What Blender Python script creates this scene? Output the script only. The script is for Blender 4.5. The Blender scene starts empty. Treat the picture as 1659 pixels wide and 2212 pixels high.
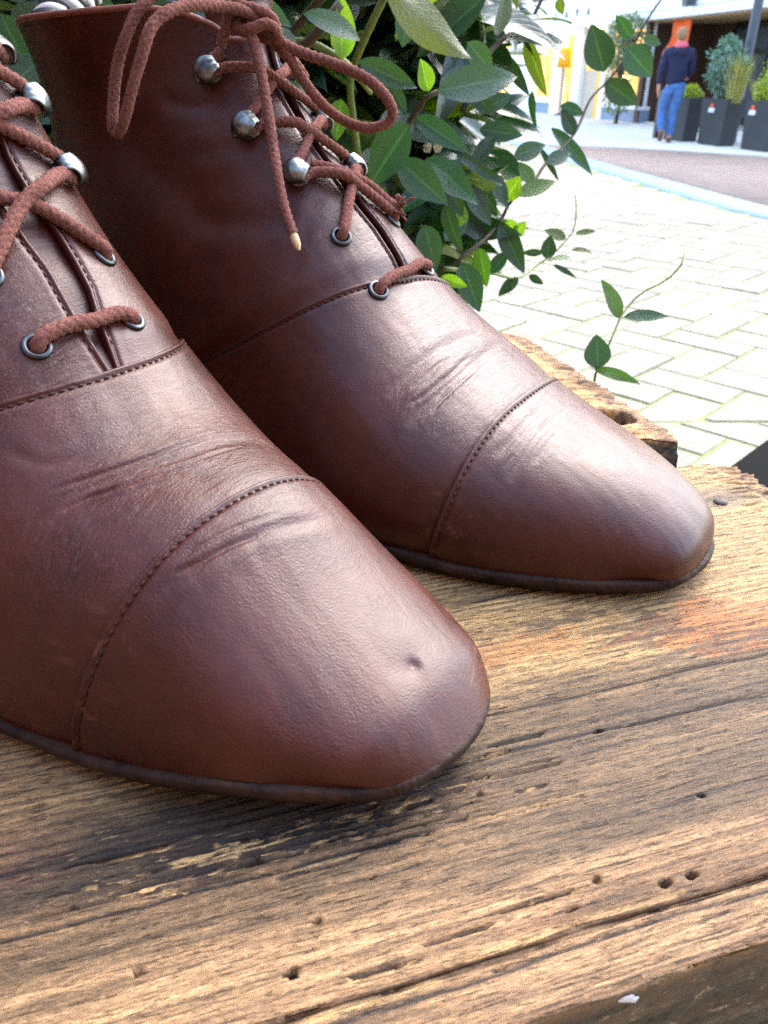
import bpy, bmesh, math, random
import numpy as np
from mathutils import Vector, Matrix
R = math.radians
SC = bpy.context.scene
COL = SC.collection
rng = np.random.default_rng(7)
random.seed(7)
TZ = 0.97                       # height of the bench top above the paving

# ------------------------------------------------------------------ camera
cd = bpy.data.cameras.new('camera'); cam = bpy.data.objects.new('camera', cd); COL.objects.link(cam)
cam.location = (0, 0, TZ + 0.13); cam.rotation_euler = (R(90 - 29.6), 0, 0)
cd.sensor_fit = 'VERTICAL'; cd.sensor_height = 36.0; cd.lens = 18.0 / (1106 / 1671)
cd.clip_start = 0.01; cd.clip_end = 500
cd.dof.use_dof = True; cd.dof.focus_distance = 0.212; cd.dof.aperture_fstop = 33.0
SC.camera = cam
SC.cycles.use_denoising = False; SC.cycles.use_adaptive_sampling = False; SC.cycles.max_bounces = 7; SC.cycles.sample_clamp_indirect = 4    # keep the fine sensor-like grain
# ------------------------------------------------------------------ light
SUN_EL, SUN_AZ = 46, 34         # azimuth measured from +Y towards +X
w = bpy.data.worlds.new('World'); SC.world = w; w.use_nodes = True
wn = w.node_tree; wn.nodes.clear()
sky = wn.nodes.new('ShaderNodeTexSky'); sky.sky_type = 'NISHITA'; sky.sun_disc = False
sky.sun_elevation = R(SUN_EL); sky.sun_rotation = R(SUN_AZ); sky.dust_density = 2.2; sky.air_density = 1.0; sky.ozone_density = 1.0
bg = wn.nodes.new('ShaderNodeBackground'); bg.inputs[1].default_value = 0.15
wo = wn.nodes.new('ShaderNodeOutputWorld')
wn.links.new(sky.outputs[0], bg.inputs[0]); wn.links.new(bg.outputs[0], wo.inputs[0])
sl = bpy.data.lights.new('sun', 'SUN'); sl.energy = 0.4; sl.angle = R(60); sl.color = (1, .985, .97)
so = bpy.data.objects.new('sun', sl); COL.objects.link(so)
sd = Vector((math.sin(R(SUN_AZ)) * math.cos(R(SUN_EL)), math.cos(R(SUN_AZ)) * math.cos(R(SUN_EL)), math.sin(R(SUN_EL))))
so.rotation_euler = sd.to_track_quat('Z', 'Y').to_euler(); so.location = (3, 4, 8)
SC.view_settings.view_transform = 'Standard'; SC.view_settings.look = 'None'
SC.view_settings.exposure = 2.95; SC.view_settings.gamma = 1; SC.view_settings.use_curve_mapping = False

# ------------------------------------------------------------------ helpers
class NT:
    """small node-graph builder"""
    def __init__(s, name):
        s.m = bpy.data.materials.new(name); s.m.use_nodes = True; s.t = s.m.node_tree; s.t.nodes.clear()
        s.out = s.t.nodes.new('ShaderNodeOutputMaterial'); s.b = s.n('ShaderNodeBsdfPrincipled')
        s.t.links.new(s.b.outputs[0], s.out.inputs[0])
    def n(s, ty, **kw):
        nd = s.t.nodes.new(ty)
        for k, v in kw.items(): setattr(nd, k, v)
        return nd
    def set(s, nd, key, val):
        i = nd.inputs[key]
        if isinstance(val, bpy.types.NodeSocket): s.t.links.new(val, i)
        else:
            if hasattr(i.default_value, '__len__') and len(i.default_value) == 4 and len(val) == 3: val = (*val, 1)
            i.default_value = val
        return nd
    def P(s, **kw):
        for k, v in kw.items(): s.set(s.b, k.replace('_', ' '), v)
        return s
    def obj(s): return s.n('ShaderNodeTexCoord').outputs['Object']
    def uv(s): return s.n('ShaderNodeTexCoord').outputs['UV']
    def attr(s, name, what='Color'): return s.n('ShaderNodeAttribute', attribute_name=name).outputs[what]
    def rand(s): return s.n('ShaderNodeObjectInfo').outputs['Random']
    def map(s, v, scale=(1, 1, 1), rot=(0, 0, 0), loc=(0, 0, 0)):
        m = s.n('ShaderNodeMapping'); s.set(m, 0, v); m.inputs['Scale'].default_value = scale; m.inputs['Rotation'].default_value = rot; m.inputs['Location'].default_value = loc
        return m.outputs[0]
    def noise(s, v, scale, detail=4, rough=.55, dist=0, col=False):
        k = s.n('ShaderNodeTexNoise'); s.set(k, 'Vector', v); s.set(k, 'Scale', scale); s.set(k, 'Detail', detail); s.set(k, 'Roughness', rough); s.set(k, 'Distortion', dist)
        return k.outputs['Color' if col else 'Fac']
    def voro(s, v, scale, feat='F1', out='Distance', rnd=1.0):
        k = s.n('ShaderNodeTexVoronoi', feature=feat); s.set(k, 'Vector', v); s.set(k, 'Scale', scale); s.set(k, 'Randomness', rnd)
        return k.outputs[out]
    def ramp(s, f, stops, interp='LINEAR'):
        k = s.n('ShaderNodeValToRGB'); s.set(k, 'Fac', f); cr = k.color_ramp; cr.interpolation = interp
        while len(cr.elements) < len(stops): cr.elements.new(.5)
        for e, (p, c) in zip(cr.elements, stops):
            e.position = p; e.color = (c, c, c, 1) if not hasattr(c, '__len__') else (*c[:3], 1)
        return k.outputs[0]
    def mix(s, f, a, b, mode='MIX'):
        k = s.n('ShaderNodeMix', data_type='RGBA', blend_type=mode)
        s.set(k, 0, f)
        for i, v in ((6, a), (7, b)):
            if not isinstance(v, bpy.types.NodeSocket) and not hasattr(v, '__len__'): v = (v, v, v, 1)
            s.set(k, i, v)
        return k.outputs[2]
    def math(s, op, a, b=0.5, c=None):
        k = s.n('ShaderNodeMath', operation=op); s.set(k, 0, a); s.set(k, 1, b)
        if c is not None: s.set(k, 2, c)
        return k.outputs[0]
    def bump(s, h, dist, strength=1.0, prev=None):
        k = s.n('ShaderNodeBump'); s.set(k, 'Height', h); k.inputs['Distance'].default_value = dist; s.set(k, 'Strength', strength)
        if prev is not None: s.set(k, 'Normal', prev)
        return k.outputs[0]
def hexc(h, k=1.0):
    h = h.lstrip('#'); o = []
    for i in (0, 2, 4):
        c = int(h[i:i + 2], 16) / 255; o.append(k * (c / 12.92 if c <= .04045 else ((c + .055) / 1.055) ** 2.4))
    return tuple(o)
def flat(name, c, rough=.6, metal=0, var=.15, nscale=20, bump=0, bscale=200, **kw):
    n = NT(name); v = n.obj(); f = n.noise(v, nscale, 5)
    col = n.mix(n.ramp(f, [(.3, 0), (.7, 1)]), tuple(x * (1 - var) for x in c), tuple(min(1, x * (1 + var)) for x in c))
    n.P(Base_Color=col, Roughness=rough, Metallic=metal, **kw)
    if bump: n.P(Normal=n.bump(n.noise(v, bscale, 6), bump))
    return n.m

def tag(o, label=None, cat=None, group=None, kind=None):
    for k, v in (('label', label), ('category', cat), ('group', group), ('kind', kind)):
        if v: o[k] = v
    return o
def empty(name, loc=(0, 0, 0), rz=0.0, label=None, cat=None, group=None, parent=None):
    o = bpy.data.objects.new(name, None); COL.objects.link(o); o.location = loc; o.rotation_euler = (0, 0, rz); o.empty_display_size = .05
    if parent: o.parent = parent
    return tag(o, label, cat, group)
def mobj(name, verts, faces, mat, parent=None, smooth=True, uv=None, attrs=None, loc=None):
    me = bpy.data.meshes.new(name); verts = np.asarray(verts, np.float32)
    if isinstance(faces, np.ndarray):
        nf, k = faces.shape
        me.vertices.add(len(verts)); me.vertices.foreach_set('co', verts.ravel())
        me.loops.add(nf * k); me.loops.foreach_set('vertex_index', faces.ravel().astype(np.int32))
        me.polygons.add(nf); me.polygons.foreach_set('loop_start', np.arange(0, nf * k, k, dtype=np.int32))
        try: me.polygons.foreach_set('loop_total', np.full(nf, k, np.int32))
        except Exception: pass
        me.update(calc_edges=True)
    else:
        me.from_pydata([tuple(map(float, v)) for v in verts], [], faces)
    if smooth: me.polygons.foreach_set('use_smooth', np.ones(len(me.polygons), bool))
    if uv is not None:
        li = np.empty(len(me.loops), np.int32); me.loops.foreach_get('vertex_index', li)
        me.uv_layers.new(name='UVMap').data.foreach_set('uv', np.asarray(uv, np.float32)[li].ravel())
    for nm, a in (attrs or {}).items():
        a = np.asarray(a, np.float32)
        if a.ndim == 1:
            me.attributes.new(nm, 'FLOAT', 'POINT').data.foreach_set('value', a)
        else:
            if a.shape[1] == 3: a = np.concatenate([a, np.ones((len(a), 1), np.float32)], 1)
            me.attributes.new(nm, 'FLOAT_COLOR', 'POINT').data.foreach_set('color', a.ravel())
    for m in (mat if isinstance(mat, (list, tuple)) else [mat]): me.materials.append(m)
    me.update(); me.validate()
    o = bpy.data.objects.new(name, me); COL.objects.link(o)
    if parent: o.parent = parent
    if loc is not None: o.location = loc
    return o
def gridfaces(ni, nj, wrapj=False, flip=False):
    i, j = np.meshgrid(np.arange(ni - 1), np.arange(nj if wrapj else nj - 1), indexing='ij'); j2 = (j + 1) % nj
    f = np.stack([i * nj + j, (i + 1) * nj + j, (i + 1) * nj + j2, i * nj + j2], -1).reshape(-1, 4)
    return f[:, ::-1].copy() if flip else f
def grid(name, P, mat, parent=None, wrapj=False, flip=False, **kw):
    ni, nj = P.shape[:2]
    return mobj(name, P.reshape(-1, 3), gridfaces(ni, nj, wrapj, flip), mat, parent, **kw)
class MB:
    """collects simple solids into one mesh"""
    def __init__(s): s.v = []; s.f = []
    def add(s, v, f):
        o = len(s.v); s.v += [tuple(map(float, p)) for p in v]; s.f += [tuple(int(i) + o for i in q) for q in f]; return s
    def box(s, x0, x1, y0, y1, z0, z1, bev=0.0, M=None):
        bm = bmesh.new(); bmesh.ops.create_cube(bm, size=1)
        for p in bm.verts: p.co = Vector(((x0 + x1) / 2 + p.co.x * (x1 - x0), (y0 + y1) / 2 + p.co.y * (y1 - y0), (z0 + z1) / 2 + p.co.z * (z1 - z0)))
        if bev: bmesh.ops.bevel(bm, geom=bm.edges[:], offset=bev, segments=2, affect='EDGES', profile=.7)
        bm.verts.index_update()
        vs = [M @ p.co if M else p.co.copy() for p in bm.verts]
        s.add(vs, [[q.index for q in f.verts] for f in bm.faces]); bm.free(); return s
    def tube(s, pts, r, k=8, caps=True):
        P = np.asarray(pts, float); r = np.broadcast_to(np.asarray(r, float), (len(P),))
        V = sweep(P, r, k); n = len(P); s.add(V.reshape(-1, 3), gridfaces(n, k, True)); o = len(s.v) - n * k
        if caps: s.f.append(tuple(o + i for i in range(k))); s.f.append(tuple(o + (n - 1) * k + i for i in range(k))[::-1])
        return s
    def lathe(s, prof, k=24, c=(0, 0, 0), M=None):
        a = np.linspace(0, 2 * np.pi, k, endpoint=False); V = np.array([[(c[0] + r * np.cos(t), c[1] + r * np.sin(t), c[2] + z) for t in a] for r, z in prof])
        V = V.reshape(-1, 3)
        if M is not None: V = [M @ Vector(p) for p in V]
        return s.add(V, gridfaces(len(prof), k, True, True))
    def build(s, name, mat, parent=None, smooth=False):
        o = mobj(name, s.v, s.f, mat, parent, smooth); return o
def frames(P):
    T = np.gradient(P, axis=0); T /= np.linalg.norm(T, axis=1)[:, None] + 1e-12
    up = np.array([0, 0, 1.0]) if abs(T[0, 2]) < .9 else np.array([1.0, 0, 0])
    n = np.cross(T[0], up); n /= np.linalg.norm(n); N = [n]
    for t in T[1:]:
        n = n - t * (n @ t); n = n / (np.linalg.norm(n) + 1e-12); N.append(n)
    N = np.array(N); return T, N, np.cross(T, N)
def sweep(P, r, k, mod=None):
    T, N, Bn = frames(P); a = np.linspace(0, 2 * np.pi, k, endpoint=False)
    rr = r[:, None] * np.ones((1, k))
    if mod is not None: rr = rr * mod
    return P[:, None] + rr[..., None] * (np.cos(a)[None, :, None] * N[:, None] + np.sin(a)[None, :, None] * Bn[:, None])
def crom(pts, step):
    """Catmull-Rom curve through pts resampled at equal steps"""
    P = np.asarray(pts, float); Q = np.vstack([2 * P[0] - P[1], P, 2 * P[-1] - P[-2]]); out = []
    for i in range(len(P) - 1):
        a, b, c, d = Q[i:i + 4]; x = np.linspace(0, 1, 24, endpoint=False)[:, None]
        out.append(.5 * (2 * b + (c - a) * x + (2 * a - 5 * b + 4 * c - d) * x ** 2 + (3 * b - a - 3 * c + d) * x ** 3))
    C = np.vstack(out + [P[-1:]]); L = np.r_[0, np.cumsum(np.linalg.norm(np.diff(C, axis=0), axis=1))]
    n = max(int(L[-1] / step), 2); s = np.linspace(0, L[-1], n + 1)
    return np.stack([np.interp(s, L, C[:, i]) for i in range(P.shape[1])], -1)
def hash2(ix, iy, seed):
    h = (ix.astype(np.int64) * 374761393 + iy.astype(np.int64) * 668265263 + seed * 974634541) & 0xffffffff
    h = ((h ^ (h >> 13)) * 1274126177) & 0xffffffff
    return ((h ^ (h >> 16)) & 0xffffff) / float(0xffffff)
def vn(x, y, seed=0):
    ix = np.floor(x); iy = np.floor(y); fx = x - ix; fy = y - iy; fx = fx * fx * (3 - 2 * fx); fy = fy * fy * (3 - 2 * fy)
    a = hash2(ix, iy, seed); b = hash2(ix + 1, iy, seed); c = hash2(ix, iy + 1, seed); d = hash2(ix + 1, iy + 1, seed)
    return (a * (1 - fx) + b * fx) * (1 - fy) + (c * (1 - fx) + d * fx) * fy
def fbm(x, y, seed=0, oct=4):
    s = 0; a = .5
    for o in range(oct): s = s + a * vn(x * 2 ** o, y * 2 ** o, seed + o * 17); a *= .5
    return s / (1 - .5 ** oct)
def sstep(a, b, x): t = np.clip((x - a) / (b - a), 0, 1); return t * t * (3 - 2 * t)
def tocam(px, py, dist):
    """direction from the photographer's eye through a point, at a distance (metres)"""
    p = R(29.6); F = np.array([0, math.cos(p), -math.sin(p)]); U = np.array([0, math.sin(p), math.cos(p)])
    d = F * 1671 + np.array([1.0, 0, 0]) * (px - 829.5) - U * (py - 1106); d /= np.linalg.norm(d)
    return np.array([0, 0, TZ + .13]) + d * dist

# ================================================================== SETTING
def paving_mat():
    n = NT('pale_paver'); v = n.obj(); r = n.rand(); v2 = n.n('ShaderNodeVectorMath', operation='ADD'); n.set(v2, 0, v); n.set(v2, 1, n.mix(1.0, (0, 0, 0), r))
    f = n.noise(v2.outputs[0], 14, 6, .6); g = n.noise(v2.outputs[0], 160, 3)
    c = n.mix(n.ramp(f, [(.3, 0), (.7, 1)]), hexc('#736d5b'), hexc('#928a73'))
    c = n.mix(n.ramp(g, [(.56, 0), (.7, 1)]), c, hexc('#6f7062')); c = n.mix(n.math('MULTIPLY', n.ramp(r, [(.45, 0), (1, 1)]), .7), c, hexc('#a2967a')); c = n.mix(n.math('MULTIPLY', n.ramp(r, [(0, 1), (.3, 0)]), .55), c, hexc('#77736a')); c = n.mix(n.ramp(n.noise(v2.outputs[0], 5, 4, .6), [(.52, 0), (.75, .55)]), c, hexc('#6d6654'))
    n.P(Base_Color=c, Roughness=.8, Normal=n.bump(g, .002)); return n.m
M_PAVER = paving_mat()
M_MOSS = flat('mossy_joint_sand', hexc('#7d8a52'), .95, var=.35, nscale=9, bump=.004, bscale=150)
def road_mat():
    n = NT('pink_brick_road'); v = n.map(n.obj(), rot=(0, 0, R(13)))
    k = n.n('ShaderNodeTexBrick'); n.set(k, 'Vector', v); n.set(k, 'Scale', 1.0); n.set(k, 'Mortar Size', .008); n.set(k, 'Brick Width', .2); n.set(k, 'Row Height', .065)
    n.set(k, 'Color1', hexc('#937a6b')); n.set(k, 'Color2', hexc('#7a6558')); n.set(k, 'Mortar', hexc('#7d7468'))
    n.P(Base_Color=k.outputs[0], Roughness=.85, Normal=n.bump(k.outputs[1], .004)); return n.m
M_ROAD = road_mat()
M_PAVE2 = flat('pale_concrete', hexc('#d3cab9'), .85, var=.12, nscale=3)
M_GUTTER = flat('bluish_stone', hexc('#7c93a8'), .7, var=.12, nscale=8)
M_EARTH = flat('dull_ground', hexc('#8d877b'), .95, var=.2, nscale=.5)

g = MB(); g.box(-60, 60, -25, 95, -.3, -.06); tag(g.build('ground', M_EARTH), kind='structure')
# strip edges measured along the street (x at several y)
Lg0 = np.array([(2.2, 16.0), (2.70, 11.2), (3.16, 7.6), (3.45, 6.6), (4.6, 3.0), (8.5, -6.0)])      # near edge of the gutter
Lg1 = Lg0 + np.array([.42, .30])
Lr1 = np.array([(1.0, 19.5), (2.70, 15.0), (4.367, 14.05), (5.758, 12.7), (8.0, 9.8), (15, 0.0)])       # far edge of the brick road
def strip(name, A, B, z, thick, mat):
    k = max(len(A), len(B)); u = np.linspace(0, 1, 40)
    ra = np.stack([np.interp(u, np.linspace(0, 1, len(A)), A[:, i]) for i in (0, 1)], -1); rb = np.stack([np.interp(u, np.linspace(0, 1, len(B)), B[:, i]) for i in (0, 1)], -1)
    P = np.zeros((40, 4, 3)); P[:, 0, :2] = ra; P[:, 1, :2] = ra; P[:, 2, :2] = rb; P[:, 3, :2] = rb; P[:, 0, 2] = z - thick; P[:, 1, 2] = z; P[:, 2, 2] = z; P[:, 3, 2] = z - thick
    return tag(grid(name, P, mat, smooth=False), kind='structure')
strip('gutter', Lg0, Lg1, .004, .1, M_GUTTER)
strip('road', Lg1 + [.004, .003], Lr1, 0.0, .1, M_ROAD)
far = np.array([(1.0, 60.0), (6.0, 60.0), (10.0, 40.0), (14.0, 25.0), (18.0, 12.0), (24, 0.0)])
strip('pavement', Lr1 + [.004, .003], far, .02, .12, M_PAVE2)

# herringbone paving: the square in front of the shop
sq = MB(); sq.box(-14, 9, -8, 19.5, -.055, -.006)
square = sq.build('paved_square', M_MOSS); tag(square, kind='structure')
W_, L_ = .2, .4
def pavermesh(name, poly, h=.03, gap=.0085, bev=.006):
    """one paver from a convex outline (local xy), chamfered top"""
    c = poly.mean(0); d = poly - c; r = np.linalg.norm(d, axis=1)[:, None]
    a = c + d * (1 - gap * 1.4 / r); b = c + d * (1 - (gap * 1.4 + bev) / r); n = len(poly)
    v = [(*p, -h) for p in a] + [(*p, -bev * .6) for p in a] + [(*p, 0) for p in b]
    f = [[i, (i + 1) % n, n + (i + 1) % n, n + i] for i in range(n)] + [[n + i, n + (i + 1) % n, 2 * n + (i + 1) % n, 2 * n + i] for i in range(n)] + [[2 * n + i for i in range(n)]]
    me = bpy.data.meshes.new(name); me.from_pydata(v, [], f); me.materials.append(M_PAVER); me.update(); return me
base_poly = np.array([(-L_ / 2, -W_ / 2), (L_ / 2, -W_ / 2), (L_ / 2, W_ / 2), (-L_ / 2, W_ / 2)])
PM = pavermesh('paver', base_poly)
def clip(poly, nrm, off):
    out = []
    for i in range(len(poly)):
        a, b = poly[i], poly[(i + 1) % len(poly)]; da, db = a @ nrm - off, b @ nrm - off
        if da >= 0: out.append(a)
        if da * db < 0: out.append(a + (b - a) * da / (da - db))
    return np.array(out)
pav = []
A45 = R(45); ca, sa = math.cos(A45), math.sin(A45)
def gut_x(y): return np.interp(-y, -Lg0[:, 1], Lg0[:, 0])
for zone in (0, 1):
    for i in range(-90, 90):
        for j in range(-90, 90):
            # herringbone lattice: horizontals at (k, k), verticals beside them
            if (i - j) % 4 == 0: cx, cy, ro = i + 1.0, j + .5, 0
            elif (i - j) % 4 == 3: cx, cy, ro = i + .5, j + 1.0, 90
            else: continue
            a, b = cx * W_, cy * W_
            x = a * ca + b * sa + (1.02 if zone == 0 else 1.06); y = -a * sa + b * ca + (3.05 if zone == 0 else 2.03)
            if x < -3.5 or x > 6 or y < -1.3 or y > 17: continue
            if x > gut_x(y) - .05: continue
            if (zone == 0) != (y > 2.6) and abs(y - 2.6) > .3: continue
            ang = -A45 + R(ro); rot = np.array([[math.cos(ang), -math.sin(ang)], [math.sin(ang), math.cos(ang)]])
            wp = base_poly @ rot.T + [x, y]; s = 1 if zone == 0 else -1; sd_ = (wp[:, 1] - 2.6) * s
            if (sd_ <= 0).all(): continue
            cut = None
            if (sd_ < 0).any():
                cut = clip(wp, np.array([0, s]), 2.6 * s)
                if len(cut) < 3 or np.ptp(cut[:, 0]) * np.ptp(cut[:, 1]) < .004: continue
            pav.append((math.hypot(x - 1.0, y - 2.2) + (4 if x < .2 or y < 1.7 else 0), x, y, ang, cut))
pav.sort(key=lambda t: t[0])
restv, restf = [], []
for q, (dd, x, y, ang, cut) in enumerate(pav):
    dz = random.uniform(-.0025, .0025)
    if q < 296:
        if cut is None: o = bpy.data.objects.new('paver', PM); o.location = (x, y, dz); o.rotation_euler = (random.uniform(-.006, .006), random.uniform(-.006, .006), ang)
        else: c = cut.mean(0); o = bpy.data.objects.new('paver', pavermesh('paver', cut - c)); o.location = (*c, dz)
        COL.objects.link(o); o.parent = square
    else:
        me = PM if cut is None else None
        if me is None: continue
        M = Matrix.Translation((x, y, dz)) @ Matrix.Rotation(ang, 4, 'Z'); off = len(restv)
        restv += [tuple(M @ v.co) for v in me.vertices]; restf += [tuple(off + k for k in p.vertices) for p in me.polygons]
if restv: tag(mobj('distant_pavers', restv, restf, M_PAVER, square, smooth=False), kind='stuff')

# ------------------------------------------------------------------ buildings
M_WHITE = flat('white_paint', (.78, .78, .77), .5, var=.06, nscale=4)
M_PLINTH = flat('blue_grey_plinth', hexc('#77869a'), .6, var=.1)
M_SOFFIT = flat('tan_soffit', hexc('#9c7d4f'), .6, var=.1)
M_BROWNW = flat('brown_wall', hexc('#4a2f22'), .7, var=.15)
M_BLACKD = flat('black_door_paint', hexc('#1d1c1d'), .35, var=.2)
M_DARK = flat('dark_grey_metal', hexc('#3b4048'), .5, var=.12)
M_LETTER = flat('grey_lettering', hexc('#56605f'), .5)
M_ORANGE = flat('orange_banner', hexc('#e2560f'), .6, var=.1)
M_YELLOW = flat('yellow_enamel', hexc('#f0a80c'), .45, var=.1)
M_BEIGE = flat('beige_door', hexc('#b5a690'), .55, var=.06)
def brick_mat():
    n = NT('brown_brick'); v = n.obj(); k = n.n('ShaderNodeTexBrick'); x = n.n('ShaderNodeSeparateXYZ'); n.set(x, 0, v); cb = n.n('ShaderNodeCombineXYZ'); n.set(cb, 0, n.math('ADD', x.outputs[0], x.outputs[1])); n.set(cb, 1, x.outputs[2])
    n.set(k, 'Vector', cb.outputs[0]); n.set(k, 'Scale', 1.0); n.set(k, 'Brick Width', .22); n.set(k, 'Row Height', .07); n.set(k, 'Mortar Size', .008)
    n.set(k, 'Color1', hexc('#75483a')); n.set(k, 'Color2', hexc('#5b3a30')); n.set(k, 'Mortar', hexc('#8b8378'))
    n.P(Base_Color=k.outputs[0], Roughness=.85, Normal=n.bump(k.outputs[1], .006)); return n.m
M_BRICK = brick_mat()
def window_mat():
    n = NT('lit_shop_glass'); v = n.obj(); f = n.noise(n.map(v, scale=(1.4, 1, .8)), 2.2, 5, .6)
    c = n.ramp(f, [(.25, hexc('#3d2c16')), (.42, hexc('#9a6f22')), (.55, hexc('#d2a23a')), (.72, hexc('#f0d79a'))])
    n.P(Base_Color=(.05, .05, .05), Roughness=.08, Emission_Color=c, Emission_Strength=.5); return n.m
M_WIN = window_mat()
M_BULB = NT('lamp_glow'); M_BULB.P(Base_Color=(1, .8, .5), Emission_Color=(1, .72, .35), Emission_Strength=9); M_BULB = M_BULB.m

FZ = R(-76.66)
shop = empty('shop_building', (5.791, 23.385, 0), FZ, 'white fronted shop across the street with lit yellow windows and a dark recessed entrance', 'building')
def part(name, mat, *boxes, parent=None, bev=.006):
    m = MB()
    for b in boxes: m.box(*b, bev=bev)
    return m.build(name, mat, parent or shop)
part('upper_wall', M_BRICK, (-24, 9.5, -.05, 6, 2.96, 8.5), bev=0)
part('fascia', M_WHITE, (-24, 1.2, -.35, -.05, 2.17, 2.9))
for k in range(9): part('clapboard', M_WHITE, (1.21, 7.0, -.36 - .012 * (k % 2), -.08, 2.20 + k * .115, 2.305 + k * .115))
part('canopy_edge', M_WHITE, (1.21, 7.0, -.40, -.06, 2.14, 2.19))
part('soffit', M_SOFFIT, (2.2, 7.2, -.05, 1.62, 2.10, 2.16))
# left half: piers, plinth, sill and lit windows
xs = [(-24, -22), (-18.5, -18), (-14.5, -14), (-10.4, -9.9), (-6.4, -4.5), (-3.05, -2.5), (-1.68, -1.22), (.04, .26)]
for a, b in xs: part('pier', M_WHITE, (a, b, -.12, .25, 0, 2.17))
for a, b in ((-22, -18.5), (-18, -14.5), (-14, -10.4), (-9.9, -6.4), (-4.5, -3.05), (.26, 2.2)):
    part('plinth', M_PLINTH, (a, b, -.06, .2, 0, .3)); part('sill', M_WHITE, (a, b, -.1, .2, .302, .38))
for a, b, z in ((-22, -18.5, .382), (-18, -14.5, .382), (-14, -10.4, .382), (-9.9, -6.4, .382), (-4.5, -3.05, .382), (-2.5, -1.68, .02), (.26, 2.2, .382)):
    f = part('window', M_WHITE, (a, b, 0, .09, z, z + .05), (a, b, 0, .09, 2.0, 2.168), (a, a + .05, 0, .09, z + .052, 1.998), (b - .05, b, 0, .09, z + .052, 1.998))
    part('pane', M_WIN, (a + .051, b - .051, .04, .05, z + .052, 1.998), parent=f, bev=0)
d_ = part('door', M_BEIGE, (-1.2, -.36, .02, .09, .02, 2.1)); part('door_pane', M_WIN, (-1.05, -.5, .0, .019, 1.15, 1.95), parent=d_, bev=0)
part('door_post', M_YELLOW, (-.355, .035, -.02, .1, .02, 1.25)); part('fanlight', M_WIN, (-.355, .035, .05, .09, 1.26, 2.1), bev=0)
# right half: recessed entrance
part('recess_wall', M_BROWNW, (1.9, 8, 1.6, 1.9, 0, 2.3)); part('recess_side', M_BROWNW, (2.0, 2.197, -.1, 1.597, 0, 2.168)); part('end_wall', M_BROWNW, (7.203, 7.6, -.1, 1.597, 0, 2.3))
dd_ = part('entrance_door', M_BLACKD, (3.1, 4.6, 1.5, 1.59, .02, 2.06)); part('door_panel', M_DARK, (3.25, 4.45, 1.47, 1.499, .2, 1.45), parent=dd_); part('door_light', M_DARK, (3.25, 4.45, 1.47, 1.499, 1.55, 1.95), parent=dd_)
part('entrance_step', M_PAVE2, (2.2, 7.2, .1, 1.59, 0, .05))
part('wall_plate', M_WHITE, (5.02, 5.3, 1.57, 1.599, 1.35, 1.62))
part('wall_bracket', M_DARK, (4.22, 4.4, -.62, -.41, 2.3, 2.6))
fd = bpy.data.curves.new('lettering', 'FONT'); fd.size = .25; fd.extrude = .012
for k, ch in enumerate('JAVA'):
    fd.body = ch; to = bpy.data.objects.new('lettering_src', fd); COL.objects.link(to); dg = bpy.context.evaluated_depsgraph_get(); dg.update()
    me = bpy.data.meshes.new_from_object(to.evaluated_get(dg)); bpy.data.objects.remove(to); me.materials.clear(); me.materials.append(M_LETTER); me.name = 'letter'
    lo = bpy.data.objects.new('letter', me); COL.objects.link(lo); lo.parent = shop; lo.location = (-2.65 + .66 * k, -.365, 2.40); lo.rotation_euler = (R(90), 0, 0)
def in_shop(x, y, z): c, s = math.cos(FZ), math.sin(FZ); return (5.791 + x * c - y * s, 23.385 + x * s + y * c, z)
# things hung or standing at the front
ban = empty('orange_banner', in_shop(3.2, -.02, 1.2), FZ, 'bright orange banner hanging beside the dark shop entrance', 'banner')
pts = []
bx = np.linspace(-.5, .55, 14); bz = np.linspace(0, .93, 12)
Pb = np.zeros((12, 14, 3))
for i, z in enumerate(bz):
    for j, x in enumerate(bx): lo_ = -.5 + .35 * sstep(.25, .6, np.array(z)); Pb[i, j] = (lo_ + (x + .5) / 1.05 * (.55 - lo_), .03 * math.sin(9 * x + 2 * z), z)
o = grid('cloth', Pb, M_ORANGE, ban); sm = o.modifiers.new('thickness', 'SOLIDIFY'); sm.thickness = .006
MB().box(-.52, .57, -.015, .015, .93, .96, .004).build('rail', M_DARK, ban)
lamp = empty('window_lamp', in_shop(-2.1, -.2, .02), FZ, 'tall yellow lamp standing between the white piers of the shop', 'lamp')
m = MB(); m.lathe([(0, 0), (.15, 0), (.15, .03), (.02, .05), (.02, 1.2)], 20); m.build('stand', M_BROWNW, lamp, True)
m = MB(); m.lathe([(.1, 1.25), (.2, 1.2), (.17, 1.62), (.1, 1.7), (0, 1.7)], 20); m.build('shade', M_YELLOW, lamp, True)
m = MB(); m.lathe([(0, 1.74), (.05, 1.76), (.06, 1.8), (.05, 1.84), (0, 1.86)], 12); m.build('bulb', M_BULB, lamp, True)
for k, (x, z) in enumerate(((-8.5, 1.35), (1.5, 1.2), (-12, 1.5), (1.05, 1.0))):
    lm = empty('shop_spotlight', in_shop(x, -.06, z), FZ, ['small glowing bulb in the shop window farthest left but one', 'small glowing bulb in the right-hand shop window, the higher one', 'small glowing bulb in the leftmost lit shop window', 'small glowing bulb in the right-hand shop window, the lower one'][k], 'lamp', 'small lights in the shop windows')
    m = MB(); m.lathe([(0, -.05), (.04, -.035), (.055, 0), (.04, .035), (0, .05)], 12); m.build('bulb', M_BULB, lm, True)
    m = MB(); m.lathe([(0, .05), (.03, .05), (.03, .1), (0, .1)], 10); m.build('cap', M_DARK, lm, True)

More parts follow.
